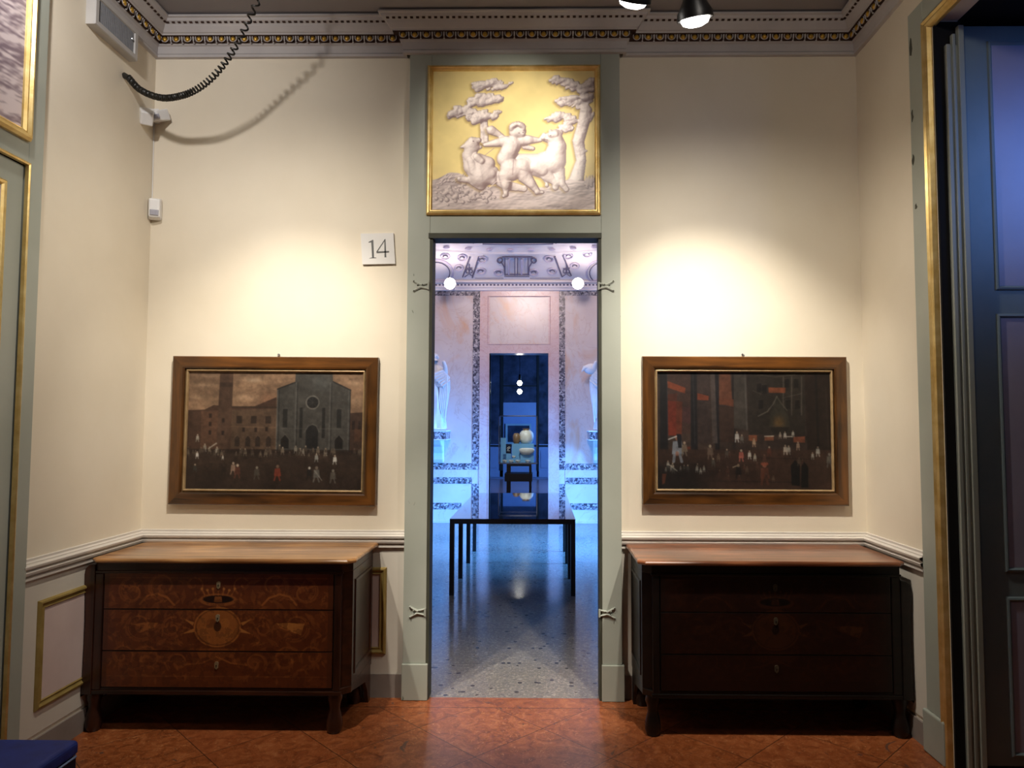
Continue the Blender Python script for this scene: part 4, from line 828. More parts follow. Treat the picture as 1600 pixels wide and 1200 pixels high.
def commode(bx0, bx1, dx0, dx1, tx0, tx1, outer, cv, label, mats, dark=1.0):
    """outer = -1: scrolled corner at the left, +1: at the right"""
    YF, YK = 3.612, 4.085; zb = .192
    t = empty('commode', ((bx0+bx1)/2, (YF+YK)/2, 0), label, 'chest of drawers', 'pair of walnut commodes under the paintings')
    # top slab: thumb moulded edge with clipped front corners
    ty0 = 3.565
    def loop(ins, z):
        c_ = .035
        return [Vector(p) for p in ((tx0+ins+c_, ty0+ins, z), (tx1-ins-c_, ty0+ins, z), (tx1-ins, ty0+ins+c_, z), (tx1-ins, 4.098, z), (tx0+ins, 4.098, z), (tx0+ins, ty0+ins+c_, z))]
    m = MB(); prof = [(.016, .846), (.004, .850), (0, .856), (0, .862), (.004, .868), (.012, .871)]
    vs = [p for i, z in prof for p in loop(i, z)]; fs = [(j*6+k, j*6+(k+1) % 6, (j+1)*6+(k+1) % 6, (j+1)*6+k) for j in range(5) for k in range(6)]+[tuple(range(6))[::-1], tuple(range(30, 36))]
    m.add(vs, fs); m.build('top', mats[0], t)['label'] = 'honey brown figured walnut top'
    # carcass: frieze, stiles, rail and sides around the drawer bay
    inner = bx1 if outer < 0 else bx0; ch = .045; s_ = 1 if outer < 0 else -1
    m = MB(); poly = [(bx0, YF), (bx1-ch, YF), (bx1, YF+ch), (bx1, YK), (bx0, YK)] if outer < 0 else [(bx0+ch, YF), (bx1, YF), (bx1, YK), (bx0, YK), (bx0, YF+ch)]
    m.prism(poly, lambda p: Vector((p[0], p[1], .800)), lambda p: Vector((p[0], p[1], .847)))
    m.prism(poly, lambda p: Vector((p[0], p[1], zb)), lambda p: Vector((p[0], p[1], .224)))
    m.prism([p if p[1] > YF+.02 else (p[0], p[1]+.02) for p in poly], lambda p: Vector((p[0], p[1], .224)), lambda p: Vector((p[0], p[1], .800)))
    m.build('carcass', mats[1], t, bevel=.002)
    m = MB(); m.box(bx0-.004 if outer < 0 else bx0+ch-.006, bx1-ch+.006 if outer < 0 else bx1+.004, YF-.008, YF+.02, .790, .803); m.box(bx0 if outer < 0 else bx0+ch-.006, bx1-ch+.006 if outer < 0 else bx1, YF-.008, YF+.02, zb, .212)
    m.build('frieze_moulding', mats[1], t, bevel=.003)
    for a, b in ((bx0 if outer < 0 else bx0+ch, dx0-.004), (dx1+.004, bx1-ch if outer < 0 else bx1)):
        MB().box(a, b, YF-.006, YF+.03, .213, .789).build('stile', mats[2], t, bevel=.004)
    # side panel on the side towards the doorway
    sx = bx1 if outer < 0 else bx0
    MB().frame((sx, YF+ch+.04, .27), (0, 1, 0), (0, 0, 1), (s_, 0, 0), YK-YF-ch-.08, .48, [(0, 0), (.004, .006), (.016, .007), (.022, .001)]).build('side_panel', mats[2], t)
    # drawers
    Zs = [(.613, .797), (.407, .611), (.227, .405)]; Zt, Zb = .797, .227
    for k, (z0, z1) in enumerate(Zs):
        d = MB().box(dx0, dx1, YF-.004, YF+.30, z0, z1).build('drawer', mats[1], t, bevel=.002)
        e = .003; picture('inlay_panel', cv, 'inlay' if dark == 1 else 'inlay_shaded', (dx0+e, YF-.0052, z0+e), (1, 0, 0), (0, 0, 1), dx1-dx0-2*e, z1-z0-2*e, d, ((0, (Zt-z1)/(Zt-Zb), 1, (Zt-z0)/(Zt-Zb))))
        kx = (dx0+dx1)/2; kz = (.735, .571, .338)[k]
        es = MB(); es.prism([(kx-.010, kz+.012), (kx-.004, kz+.018), (kx+.006, kz+.018), (kx+.011, kz+.012), (kx+.009, kz-.012), (kx, kz-.020), (kx-.009, kz-.012)], lambda p: Vector((p[0], YF-.005, p[1])), lambda p: Vector((p[0], YF-.009, p[1])))
        eo = es.build('escutcheon', 'brass' if dark == 1 else 'brass_shaded', d)
        MB().lathe([(.003, 0), (.003, .0015)], (kx, YF-.009, kz), 8, (0, -1, 0)).box(kx-.0015, kx+.0015, YF-.0105, YF-.009, kz-.009, kz).build('keyhole', 'black', eo)
    # scrolled corner bracket standing out at the wall side
    if outer < 0: ex = lambda v: bx0-v
    else: ex = lambda v: bx1+v
    A = .052
    prof = [(.0, .835), (A*.55, .832), (A*.9, .815), (A, .785), (A*.98, .74), (A*.84, .66), (A*.76, .56), (A*.78, .44), (A*.86, .30), (A*.96, .18), (A*.98, .12)]
    if outer > 0: prof = [(v, z-.06*max(0, (z-.3)/.5)) for v, z in prof]
    m = MB(); pl = [(0, zb)]+[(0, prof[0][1])]+prof[1:]+[(A*.9, zb)]
    pl = [(0, .835 if outer < 0 else .775)]+prof[1:-1]+[(A*.97, zb), (0, zb)]
    m.prism(pl, lambda p: Vector((ex(p[0]-.001), YF-.012, p[1])), lambda p: Vector((ex(p[0]-.001), YF+.07, p[1]))); m.build('scrolled_corner', mats[2], t, bevel=.008, seg=3)
    # feet
    def foot(x, y):
        P = [(.034, zb+.002), (.038, .17), (.030, .145), (.026, .115), (.034, .085), (.040, .055), (.040, .03), (.034, .008), (.030, 0)]
        MB().lathe(P[::-1], (x, y, 0), 14).build('foot', mats[2], t, smooth=True)
    fo = (bx0-.018) if outer < 0 else (bx1+.012); fi = (bx1-.055) if outer < 0 else (bx0+.055)
    fi = (bx1-.08) if outer < 0 else (bx0+.05)
    for x in (fo+(.012 if outer < 0 else -.012), fi):
        foot(x, YF+.035); foot(x+(0 if x == fi else (.03 if outer < 0 else -.03)), YK-.06)
    # shaped apron between the feet at the doorway side
    ap = [(YF+.07, zb), (YK-.02, zb), (YK-.02, .0), (YK-.06, .0), (YK-.09, .08), (YK-.14, .14), (YF+.2, .165)]
    MB().prism(ap, lambda p: Vector((sx-s_*.02, p[0], p[1])), lambda p: Vector((sx-s_*.001, p[0], p[1]))).build('apron', mats[2], t)
    return t
def vcol_shaded():
    t = NT('shaded_walnut_marquetry', .42, .4, 0, .1); a = t.n('ShaderNodeAttribute', attribute_name='Col')
    t.col(t.mix(1.0, a.outputs['Color'], (.11, .09, .10, 1), 'MULTIPLY')); return t.m  # multiply paints the right commode's shade into the inlay
M['inlay_shaded'] = vcol_shaded()
commode(-2.250, -.955, -2.203, -1.040, -2.262, -.925, -1, marquetry(31), 'walnut commode with glowing inlaid drawers and bright top, left of the doorway', ('topwood', 'carcass', 'carcassv'))
commode(.515, 1.795, .600, 1.745, .485, 1.812, 1, marquetry(47), 'inlaid walnut commode with shade painted into its fronts and a reddish top, right of the doorway', ('topwood_r', 'carcass_shaded', 'carcass_shaded'), .5)

# ------------------------------------------------------------------ devices at the upper left corner
cc = empty('coiled_cable', (XL+.05, 3.42, 3.3), 'black coiled cable hanging in a loop from the ceiling at the upper left', 'cable')
ctrl = [at(*p) for p in ((201, 121, 3.79), (215, 137, 3.79), (232, 147, 3.78), (254, 153, 3.77), (277, 151, 3.76), (301, 143, 3.74), (325, 127, 3.72), (346, 105, 3.69), (364, 79, 3.66), (380, 50, 3.62), (391, 26, 3.58), (407, -8, 3.54), (425, -50, 3.50))]
def cr(P, t):
    i = min(int(t), len(P)-2); f = t-i; a, b, c, d = P[max(i-1, 0)], P[i], P[i+1], P[min(i+2, len(P)-1)]
    return .5*((2*b)+(c-a)*f+(2*a-5*b+4*c-d)*f*f+(3*b-a-3*c+d)*f**3)
path = []; ph = 0; last = None
NS = 3600
for i in range(NS+1):
    t_ = (len(ctrl)-1)*i/NS; c = cr(ctrl, t_); tn = (cr(ctrl, min(t_+.02, len(ctrl)-1.001))-cr(ctrl, max(t_-.02, 0))).normalized()
    if last is not None:
        s_ = (c-last).length; k_ = min(1, t_/ (len(ctrl)-1)); pitch = .0108+.032*max(0, (k_-.28)/.5)**1.3; ph += 2*PI*s_/pitch
    last = c; u = tn.cross(Vector((0, 1, 0))).normalized(); w = tn.cross(u); r = .0140
    path.append(c+(u*math.cos(ph)+w*math.sin(ph))*r)
m = MB(); m.tube(path, .0052, 5); m.build('coil', 'cable', cc, smooth=True)
m = MB(); m.tube([Vector((XL, ctrl[0].y, ctrl[0].z+.014)), ctrl[0]+Vector((.014, .0, -.014))], .016, 10); m.build('cable_end', 'cable', cc)
# vent box high on the left wall
vt = empty('vent_grille', (XL, 3.5, 3.58), 'white framed wall vent with grey mesh under the cornice on the left wall', 'vent')
VY0, VY1, VZ0, VZ1 = 3.455, 3.835, 3.568, 3.745
m = MB(); m.frame((XL, VY0, VZ0), (0, 1, 0), (0, 0, 1), (1, 0, 0), VY1-VY0, VZ1-VZ0, [(0, 0), (0, .045), (.004, .05), (.028, .05), (.032, .04)]); m.build('vent_frame', 'ventframe', vt)
m = MB(); m.add([(XL+.041, VY0+.03, VZ0+.03), (XL+.041, VY1-.03, VZ0+.03), (XL+.041, VY1-.03, VZ1-.03), (XL+.041, VY0+.03, VZ1-.03)], [(0, 1, 2, 3)])
n_ = 40
for i in range(n_): y = VY0+.035+(VY1-VY0-.07)*(i+.5)/n_; m.box(XL+.041, XL+.043, y-.002, y+.002, VZ0+.03, VZ1-.03)
m.build('vent_mesh', 'mesh', vt); m = MB(); m.ball((XL+.046, VY1-.055, VZ1-.075), .007, .007, .007, 8, 6); m.build('screw', 'chrome', vt)
# double sensor and wall sensor
ds = empty('sensor_pair', (XL+.06, D-.05, 3.34), 'pair of small white sensor heads high in the left corner', 'sensor')
def rbox(m, c, ax, half, taper=.8):
    R = Matrix.Rotation(ax[2], 3, 'Z') @ Matrix.Rotation(ax[0], 3, 'X'); c = Vector(c); vs = []
    for yy, k in ((-half[1], taper), (half[1], 1)):
        for xx, zz in ((-1, -1), (1, -1), (1, 1), (-1, 1)): vs.append(c+R @ Vector((xx*half[0]*k, yy, zz*half[2]*k)))
    m.add(vs, [(0, 1, 2, 3), (4, 7, 6, 5), (0, 4, 5, 1), (1, 5, 6, 2), (2, 6, 7, 3), (3, 7, 4, 0)])
p1 = at(229, 182, 3.98); p2 = at(248, 181, 4.05)
m = MB(); rbox(m, p1+Vector((0, 0, -.004)), (.6, 0, .6), (.040, .044, .046)); h1 = m.build('sensor_head', 'white', ds, bevel=.008, seg=3)
m = MB(); rbox(m, p2, (.45, 0, -.35), (.042, .044, .034)); h2 = m.build('sensor_head', 'white', ds, bevel=.008, seg=3)
m = MB(); rbox(m, p2+Vector((.012, -.046, -.024)), (.35, 0, -.35), (.020, .004, .014)); m.build('lens', 'lens', h2)
m = MB(); m.box(XL+.001, XL+.04, D-.03, D-.002, 3.33, 3.41); m.tube([(XL+.03, D-.02, 3.36), tuple(p1)], .006, 6); m.tube([(XL+.03, D-.02, 3.36), tuple(p2)], .006, 6); m.build('bracket', 'white', ds, bevel=.003)
ms = empty('motion_sensor', (XL+.05, D-.03, 2.72), 'single white motion sensor low in the left corner above the painting', 'sensor')
q = at(242, 326, D-.036); MB().box(XL+.001, q.x+.01, D-.02, D-.001, q.z-.02, q.z+.03).build('mount', 'white', ms)
m = MB(); rbox(m, q, (0.05, 0, .35), (.036, .026, .066), .82); m.build('housing', 'white', ms, bevel=.010, seg=3)
m = MB(); rbox(m, q+Vector((.010, -.026, -.030)), (.05, 0, .35), (.024, .003, .018)); m.build('lens', 'lens', ms, bevel=.002)
o = MB().tube([(XL+.004, D-.006, 3.33), (XL+.006, D-.006, 3.0), (XL+.008, D-.006, 2.78)], .0025, 6).build('sensor_wire', 'white'); tag(o, 'thin white wire running down the left corner between sensors', 'wire')

# ------------------------------------------------------------------ track spotlights
def spotlamp(tip, aim, label, mat='hotsmall', k=1.2):
    tip = Vector(tip); d = (Vector(aim)-tip).normalized(); back = tip-d*.15*k
    t = empty('spotlight', tuple(back), label, 'spotlight', 'black track spotlights')
    prof = [(.030, 0), (.034, .004), (.034, .055), (.038, .065), (.060, .105), (.064, .128), (.058, .128), (.054, .108)]
    MB().lathe([(r*k, h*k) for r, h in prof], back, 24, d).build('lamp_housing', 'black', t, smooth=True)['label'] = 'black flared cowl'
    MB().lathe([(.050*k, .108*k), (.050*k, .130*k), (.043*k, .143*k), (.025*k, .151*k), (.004*k, .153*k)], back, 24, d).build('bulb', mat, t, smooth=True)['label'] = 'glowing round bulb face'
    m = MB(); m.tube([back+d*.03, back+Vector((0, 0, .10*k))-d*.01, Vector((back.x, back.y, ZC-.02))], .009, 8); m.box(back.x-.022, back.x+.022, back.y-.022, back.y+.022, ZC-.10, ZC); m.build('stem', 'black', t); return t
TIP1 = at(1087, 41, 2.9); TIP2 = at(987, 12, 2.9)
spotlamp(TIP1, (1.0, 3.7, 1.0), 'black spotlight with glowing face hanging under the ceiling at the top right of centre')
spotlamp(TIP2, (.15, 4.0, 2.0), 'black spotlight cut by the top edge of the photo, pointing at the overdoor')

# ------------------------------------------------------------------ blue bench in the near left corner
bn = empty('upholstered_bench', (-1.9, 2.2, 0), 'blue upholstered bench, its corner in the lower left of the photo', 'bench')
m = MB(); m.box(-2.24, -1.600, 1.35, 2.515, .40, .452); m.build('seat_cushion', 'navy', bn, bevel=.018, seg=4)
m = MB(); m.box(-2.235, -1.606, 1.355, 2.508, .16, .398); m.build('bench_base', 'navydark', bn, bevel=.006)
m = MB(); zz = .402; m.tube([(-1.598, 1.36, zz), (-1.598, 2.49, zz), (-1.62, 2.515, zz), (-2.22, 2.515, zz)], .0035, 6); m.build('piping', 'piping', bn)
for x in (-2.2, -1.65):
    for y in (1.4, 2.46): MB().lathe([(.018, 0), (.022, .16)], (x, y, 0), 12).build('leg', 'black', bn)

# ================================================================== the far marble room
FY = 11.2; FX0, FX1 = -3.9, 3.2; NY = D+.24
o = MB().box(FX0-.1, FX1+.1, D+.0, FY+.3, -.1, 0).build('floor', 'terrazzo'); S(o, 'polished terrazzo floor beyond the doorway', 'floor')
o = MB().box(FX0-.1, FX1+.1, D+.24, D+.26, 2.75, 5.4).box(FX0-.1, DX0-.2, D+.24, D+.26, 0, 2.75).box(DX1+.2, FX1+.1, D+.24, D+.26, 0, 2.75).build('wall_front', 'palemarble'); S(o, 'near wall of the marble room, out of sight', 'wall')
m = MB(); m.box(FX0-.1, FX0, NY, 6.0, 0, 5.4).box(FX0-.1, FX0, 9.6, FY, 0, 5.4).box(FX0-.1, FX0, 6.0, 9.6, 2.7, 5.4).box(FX0-.1, FX0, 6.0, 9.6, 0, .35)
o = m.build('wall_left', 'palemarble'); S(o, 'left wall of the marble room with a window', 'wall')
m = MB(); m.box(FX1, FX1+.1, NY, 6.4, 0, 5.4).box(FX1, FX1+.1, 9.9, FY, 0, 5.4).box(FX1, FX1+.1, 6.4, 9.9, 2.7, 5.4).box(FX1, FX1+.1, 6.4, 9.9, 0, .35)
o = m.build('wall_right', 'palemarble'); S(o, 'right wall of the marble room with a window', 'wall')
for i, (x, y0, y1, nm) in enumerate(((FX0-.05, 6.0, 9.6, 'left'), (FX1+.05, 6.4, 9.9, 'right'))):
    m = MB(); m.frame((x, y0, .35), (0, 1, 0), (0, 0, 1), (1, 0, 0), y1-y0, 2.35, [(0, -.03), (0, .03), (.07, .03), (.07, -.03)]); m.box(x-.02, x+.02, (y0+y1)/2-.03, (y0+y1)/2+.03, .4, 2.65)
    o = m.build('window_%d' % (i+3), 'white'); S(o, 'tall window on the %s side of the marble room' % nm, 'window')
# far wall: door opening and marble facing
GX0, GX1, GZ = -.812, .122, 2.665
m = MB(); m.box(FX0, GX0, FY, FY+.3, 0, 5.4).box(GX1, FX1, FY, FY+.3, 0, 5.4).box(GX0, GX1, FY, FY+.3, GZ, 5.4)
fw = m.build('wall_far', 'palemarble'); S(fw, 'pale marble far wall with dark breccia bands around a doorway', 'wall')
m = MB()
for bx in ((-1.078, -.966), (.292, .388)): m.box(bx[0], bx[1], FY-.006, FY, .827, 3.66); 
for x0, x1 in ((-2.0, -1.078), (.388, 1.5)):
    m.box(x0, x1, FY-.006, FY, 3.588, 3.66); m.box(x0, x1, FY-.006, FY, .827, .927); m.box(x0, x1, FY-.006, FY, .607, .707)
for bx in ((-1.078, -.966), (.292, .388)): m.box(bx[0], bx[1], FY-.006, FY, .02, .607)
m.box(-2.0, -1.24, FY-.006, FY, .208, .308).box(.47, 1.5, FY-.006, FY, .208, .308)
m.build('breccia_band', 'breccia', fw)['label'] = 'dark speckled breccia strips'
m = MB(); m.box(-.966, -.812, FY-.012, FY, 0, 3.66).box(.122, .292, FY-.012, FY, 0, 3.66).box(-.812, .122, FY-.012, FY, 2.665, 2.80).box(-.812, .122, FY-.012, FY, 3.575, 3.66)
m.build('door_surround', 'pinkmarble', fw)['label'] = 'pink marble surround'
m = MB(); m.frame((-.845, FY-.004, 2.80), (1, 0, 0), (0, 0, 1), (0, -1, 0), 1.0, .78, [(0, .012), (.006, .016), (.014, .004)]); m.build('panel_moulding', 'pinkmarble', fw)
m = MB(); m.box(-2.0, -1.078, FY-.008, FY, .707, .827).box(.388, 1.5, FY-.008, FY, .707, .827).box(-2.0, -.966, FY-.03, FY, 0, .03).box(.292, 1.5, FY-.03, FY, 0, .03); m.build('dado_rail', 'palemarble', fw)
MB().box(GX0-.015, GX0, FY-.02, FY+.28, 0, GZ).box(GX1, GX1+.015, FY-.02, FY+.28, 0, GZ).build('door_reveal', 'pinkmarble', fw)
# cornice with dentils
cy = FY-.012
m = MB(); m.sweep([[Vector((FX0, cy-p, z)), Vector((FX1, cy-p, z))] for p, z in ((0, 3.66), (.03, 3.665), (.03, 3.70), (.05, 3.705), (.05, 3.765), (.09, 3.77), (.10, 3.79), (.06, 3.80), (.06, 3.83), (0, 3.84))])
c2 = m.build('trim_9', 'stucco'); S(c2, 'white dentilled cornice of the marble room', 'cornice')
m = MB(); x = -2.2
while x < 1.6: m.box(x, x+.030, cy-.056, cy-.05, 3.735, 3.762); x += .058
m.build('dentil_gap', 'stuccoline', c2)
MB().box(-3, 3, cy-.094, cy-.088, 3.772, 3.779).build('cornice_line', 'stuccoline', c2)
# cove and ceiling of the marble room (rim bows towards the viewer at the sides)
def cove(x, t):
    yr = 10.52-.13*(x+.35)**2; b = .06*math.sin(PI*t)
    return Vector((x, (FY-.08)+(yr-(FY-.08))*t+b*.3, 3.825+(4.085-3.825)*t+b*.35))
xs = np.linspace(-3.6, 2.9, 60)
m = MB(); m.sweep([[cove(x, t) for x in xs] for t in np.linspace(0, 1, 9)])
def rim(x, dy, dz): p = cove(x, 1); return p+Vector((0, -dy, dz))
m.sweep([[rim(x, dy, dz) for x in xs] for dy, dz in ((0, 0), (.03, -.012), (.06, -.005), (.08, .02), (.22, .075), (.24, .065), (.27, .07), (.29, .09), (.55, .16), (.58, .15), (.62, .17), (1.6, .42), (6.4, .8))])
cvo = m.build('ceiling', 'stucco', smooth=False); S(cvo, 'white stuccoed cove and ceiling of the marble room', 'ceiling')
o = MB().box(FX0-.1, FX1+.1, D+.2, FY+.3, 5.3, 5.4).build('ceiling', 'stucco'); S(o, 'upper slab above the marble room', 'ceiling')
def onc(px, py):
    t = (440-py)/(440-398.); t = min(max(t, 0), 1.0); x = 0
    for _ in range(4): yy = cove(x, t).y; x = at(px, py, yy).x
    # refine t by height
    for _ in range(12):
        c = cove(x, t); z = at(px, py, c.y).z; t = min(max(t+(z-c.z)*2.2, 0), 1); x = at(px, py, cove(x, t).y).x
    return cove(x, t)+Vector((0, -.012, -.012))
lines = MB(); soft = MB()
for L in (((734, 401), (723, 432)), ((747.6, 401), (738, 433)), ((867, 400), (878, 431)), ((880, 399), (892.5, 430))): lines.tube([onc(*L[0]), onc((L[0][0]+L[1][0])/2, (L[0][1]+L[1][1])/2), onc(*L[1])], .011, 5)
def ring(mm, px, py, rx, ry, r, n=14, a0=0, a1=2*PI):
    mm.tube([onc(px+rx*math.cos(a), py+ry*math.sin(a)) for a in np.linspace(a0, a1, n)], r, 5)
for (px, py) in ((751, 423), (779, 425), (834, 425), (863, 423), (753, 405), (858, 404), (722, 402), (888, 399), (696, 400), (917, 396), (717, 418), (898, 415)):
    ring(soft, px, py, 7, 4.6, .010); ring(lines, px, py+.5, 3.4, 2.2, .009, 8, PI, 2*PI)
for px, sgn in ((733, 1), (885, 1)):
    ring(lines, px-2.5, 423, 2.6, 3, .008, 8); ring(lines, px+2.5, 423, 2.6, 3, .008, 8); lines.tube([onc(px-5, 419), onc(px+5, 418)], .012, 5); lines.tube([onc(px, 412), onc(px, 420)], .007, 5)
    lines.tube([onc(px-7, 432), onc(px, 427), onc(px+6, 431)], .007, 5)
for px in (681, 943): ring(soft, px, 426, 27, 21, .016, 24); ring(lines, px, 426, 22, 17, .008, 24)
for x in (789, 804.5, 808.5, 825): lines.tube([onc(x, 401), onc(x, 429)], .008, 5)
lines.tube([onc(788, 428), onc(827, 428)], .010, 5); lines.tube([onc(788, 431), onc(827, 431)], .007, 5); lines.tube([onc(784, 401), onc(832, 401)], .010, 5)
ring(lines, 781, 406, 4, 4, .011, 12); ring(lines, 834, 406, 4, 4, .011, 12); lines.tube([onc(783, 408), onc(788, 416), onc(789, 426)], .010, 5); lines.tube([onc(832, 408), onc(827, 416), onc(826, 426)], .010, 5)
for x in (795, 815): soft.tube([onc(x, 404), onc(x, 427)], .016, 5)
lines.tube([onc(742, 434), onc(787, 434)], .005, 5); lines.tube([onc(828, 434), onc(875, 434)], .005, 5)
for a, b in ((-1.35, -1.27), (-.98, -.90), (.22, .3), (.6, .68)):
    for xx in (a,): lines.tube([rim(xx, .31, .08), rim(xx+(.06 if xx < -.3 else -.06), .54, .145)], .009, 5)
lines.tube([rim(x, .30, .078) for x in np.linspace(-.85, .18, 12)], .007, 5)
for x in np.linspace(-2, 1.4, 12): soft.ball(tuple(rim(x, .15, .035)), .05, .03, .02, 8, 6)
lines.build('stucco_ornament', 'stuccoline', cvo)['label'] = 'dark outlined stucco ornament'
soft.build('stucco_rosette', 'stuccoshade', cvo)

# display table with black frame and dark glass top
TX0, TX1, TY0, TY1, TZ = -.823, .317, 6.486, 8.90, .687
dt = empty('display_table', (-.25, 7.7, 0), 'long black framed table with dark glossy top in the marble room', 'table')
MB().box(TX0, TX1, TY0, TY1, .680, TZ).build('table_top', 'tableglass', dt)['label'] = 'dark reflective glass top'
m = MB(); m.box(TX0, TX1, TY0, TY0+.04, .641, .680).box(TX0, TX1, TY1-.04, TY1, .641, .680).box(TX0, TX0+.04, TY0+.04, TY1-.04, .641, .680).box(TX1-.04, TX1, TY0+.04, TY1-.04, .641, .680)
m.build('table_frame', 'black', dt)
for y in (TY0, 7.19, 7.96, 8.70):
    for x in (TX0, TX1-.042): MB().box(x, x+.042, y, y+.042, 0, .641).build('leg', 'black', dt)

# cornice lamps
for i, (px, lab) in enumerate(((703, 'left'), (903, 'right'))):
    p = at(px, 443, 10.55); t = empty('spotlight', tuple(p), 'dazzling round spotlight, the %s of two before the marble wall' % lab, 'spotlight', 'round spotlights in the marble room')
    MB().lathe([(.030, .11), (.065, .07), (.084, .01), (.082, 0), (.07, .012)], p, 20, (0, 1, 0)).tube([p+Vector((0, .09, 0)), p+Vector((0, .58, .03))], .010, 6).build('lamp_housing', 'white', t)
    MB().ball(tuple(p), .085, .04, .085, 20, 12).build('bulb', 'hot', t, smooth=True)

# statues on brackets
def skin(name, verts, edges, radii, mat, parent, org, lv=2):
    me = bpy.data.meshes.new(name); me.from_pydata([tuple(Vector(v)-org) for v in verts], edges, []); me.materials.append(M[mat])
    o = bpy.data.objects.new(name, me); C.objects.link(o); o.parent = parent
    o.modifiers.new('Skin', 'SKIN')
    for i, r in enumerate(radii): me.skin_vertices[0].data[i].radius = (r, r)
    me.skin_vertices[0].data[0].use_root = True
    s_ = o.modifiers.new('Sub', 'SUBSURF'); s_.levels = lv; s_.render_levels = lv
    return o
def statue(cx, cyy, z0, sg, label):
    t = empty('statue', (cx, cyy, z0), label, 'statue', 'marble statues on wall brackets'); org = Vector((cx, cyy, z0)); f = lambda x, y, z: (cx+sg*x, cyy+y, z0+z)
    # body, head and arms: one continuous figure
    V = [f(0, 0, .60), f(0, 0, .78), f(0, 0, .92), f(0, -.01, 1.00), f(0, -.02, 1.07), f(0, -.02, 1.13), f(.11, 0, .95), f(.20, -.05, .84), f(.20, -.12, .97), f(.17, -.15, 1.06), f(-.11, 0, .95), f(-.19, -.04, .80), f(-.13, -.13, .70), f(-.04, -.16, .72),
         f(.06, 0, .50), f(.07, -.02, .27), f(.07, 0, .05), f(-.06, 0, .50), f(-.07, -.04, .27), f(-.07, 0, .05)]
    E_ = [(0, 1), (1, 2), (2, 3), (3, 4), (4, 5), (2, 6), (6, 7), (7, 8), (8, 9), (2, 10), (10, 11), (11, 12), (12, 13), (0, 14), (14, 15), (15, 16), (0, 17), (17, 18), (18, 19)]
    Rr = [.11, .10, .11, .045, .072, .055, .05, .042, .034, .026, .05, .042, .032, .024, .075, .055, .04, .075, .055, .04]
    b = skin('body', V, E_, Rr, 'statue', t, org)
    m = MB()
    def fold(a, h): return 1+.10*math.sin(7*a+h*5)+.05*math.sin(13*a-h*9)
    m.lathe([(.02, .02), (.19, .02), (.185, .12), (.16, .30), (.15, .46), (.145, .58), (.13, .68), (.12, .72)], (cx, cyy, z0), 48, None, fold); m.build('robe', 'statue', t, smooth=True)
    m = MB()   # cloak bundled over shoulder and forearm, falling in folds
    for k in range(6):
        a = k*.035; m.tube([f(-.14+a*.5, -.07, .88-a), f(.0+a, -.14, .84-a), f(.16+a*.5, -.10, .90-a*.8), f(.24, -.06, .80-a), f(.22, -.08, .62-a*1.5)], [.022, .03, .034, .03, .012], 8)
    for k in range(5): x = .12+.025*k; m.tube([f(x, -.12, .84), f(x+.01, -.11, .60), f(x-.02, -.12, .36-.06*k)], [.02, .026, .010], 8)
    m.build('cloak', 'statue', t, smooth=True)
    m = MB(); m.ball(f(0, .0, 1.13), .075, .075, .06, 12, 8)
    for k in range(9): a = k*.7; m.ball(f(.06*math.cos(a), .06*math.sin(a)*.8, 1.12+.01*(k % 3)), .028, .028, .028, 8, 6)
    m.build('hair', 'statue', t, smooth=True)
    m = MB(); m.ball(f(0, -.075, 1.065), .010, .014, .016, 8, 6); m.ball(f(-.025, -.062, 1.082), .010, .006, .006, 6, 4); m.ball(f(.025, -.062, 1.082), .010, .006, .006, 6, 4); m.ball(f(0, -.07, 1.035), .018, .008, .006, 6, 4); m.build('face', 'statue', t, smooth=True)
    m = MB(); m.lathe([(.19, -.0), (.21, .01), (.20, .03)], (cx, cyy, z0), 24); m.build('statue_base', 'statue', t)
    return t
def bracket(cx, z1, label):
    t = empty('wall_bracket', (cx, FY, z1-.4), label, 'bracket', 'breccia wall brackets')
    m = MB(); m.box(cx-.26, cx+.26, FY-.50, FY-.001, z1-.022, z1).box(cx-.26, cx+.26, FY-.50, FY-.001, z1-.15, z1-.135); m.build('slab', 'statue', t, bevel=.004)
    MB().box(cx-.245, cx+.245, FY-.485, FY-.001, z1-.135, z1-.022).build('breccia_block', 'breccia', t)
    m = MB(); pr = [(FY-.42, z1-.15), (FY-.001, z1-.15), (FY-.001, z1-.50), (FY-.06, z1-.52), (FY-.11, z1-.46), (FY-.12, z1-.36), (FY-.20, z1-.26), (FY-.33, z1-.22)]
    m.prism(pr, lambda p: Vector((cx-.16, p[0], p[1])), lambda p: Vector((cx+.16, p[0], p[1]))); m.build('corbel', 'statue', t, bevel=.02); return t
bracket(-1.675, 1.449, 'breccia wall bracket under the left statue'); bracket(.985, 1.449, 'breccia wall bracket half hidden by the right door jamb')
statue(-1.66, 10.93, 1.452, 1, 'draped white marble statue on a bracket at the left of the far wall')
rs_ = statue(1.02, 10.93, 1.452, -1, 'white marble statue mostly hidden by the right jamb, with an eagle at its side')
# eagle held out by the right statue
ex_, ez = .78, 2.36
m = MB(); m.ball((ex_, 10.86, ez+.03), .12, .07, .085, 12, 8); m.tube([(ex_-.06, 10.85, ez+.05), (ex_-.11, 10.84, ez+.045), (ex_-.155, 10.835, ez-.01)], [.05, .035, .006], 8)
for k in range(5): m.tube([(ex_-.02, 10.84, ez+.08-.02*k), (ex_+.12, 10.87, ez+.11-.03*k), (ex_+.24, 10.90, ez+.10-.045*k)], [.018, .03, .008], 6)
m.tube([(ex_+.02, 10.87, ez-.03), (ex_+.12, 10.90, ez-.10), (.98, 10.93, 2.28)], [.03, .035, .045], 8)
m.build('eagle', 'statue', rs_, smooth=True)

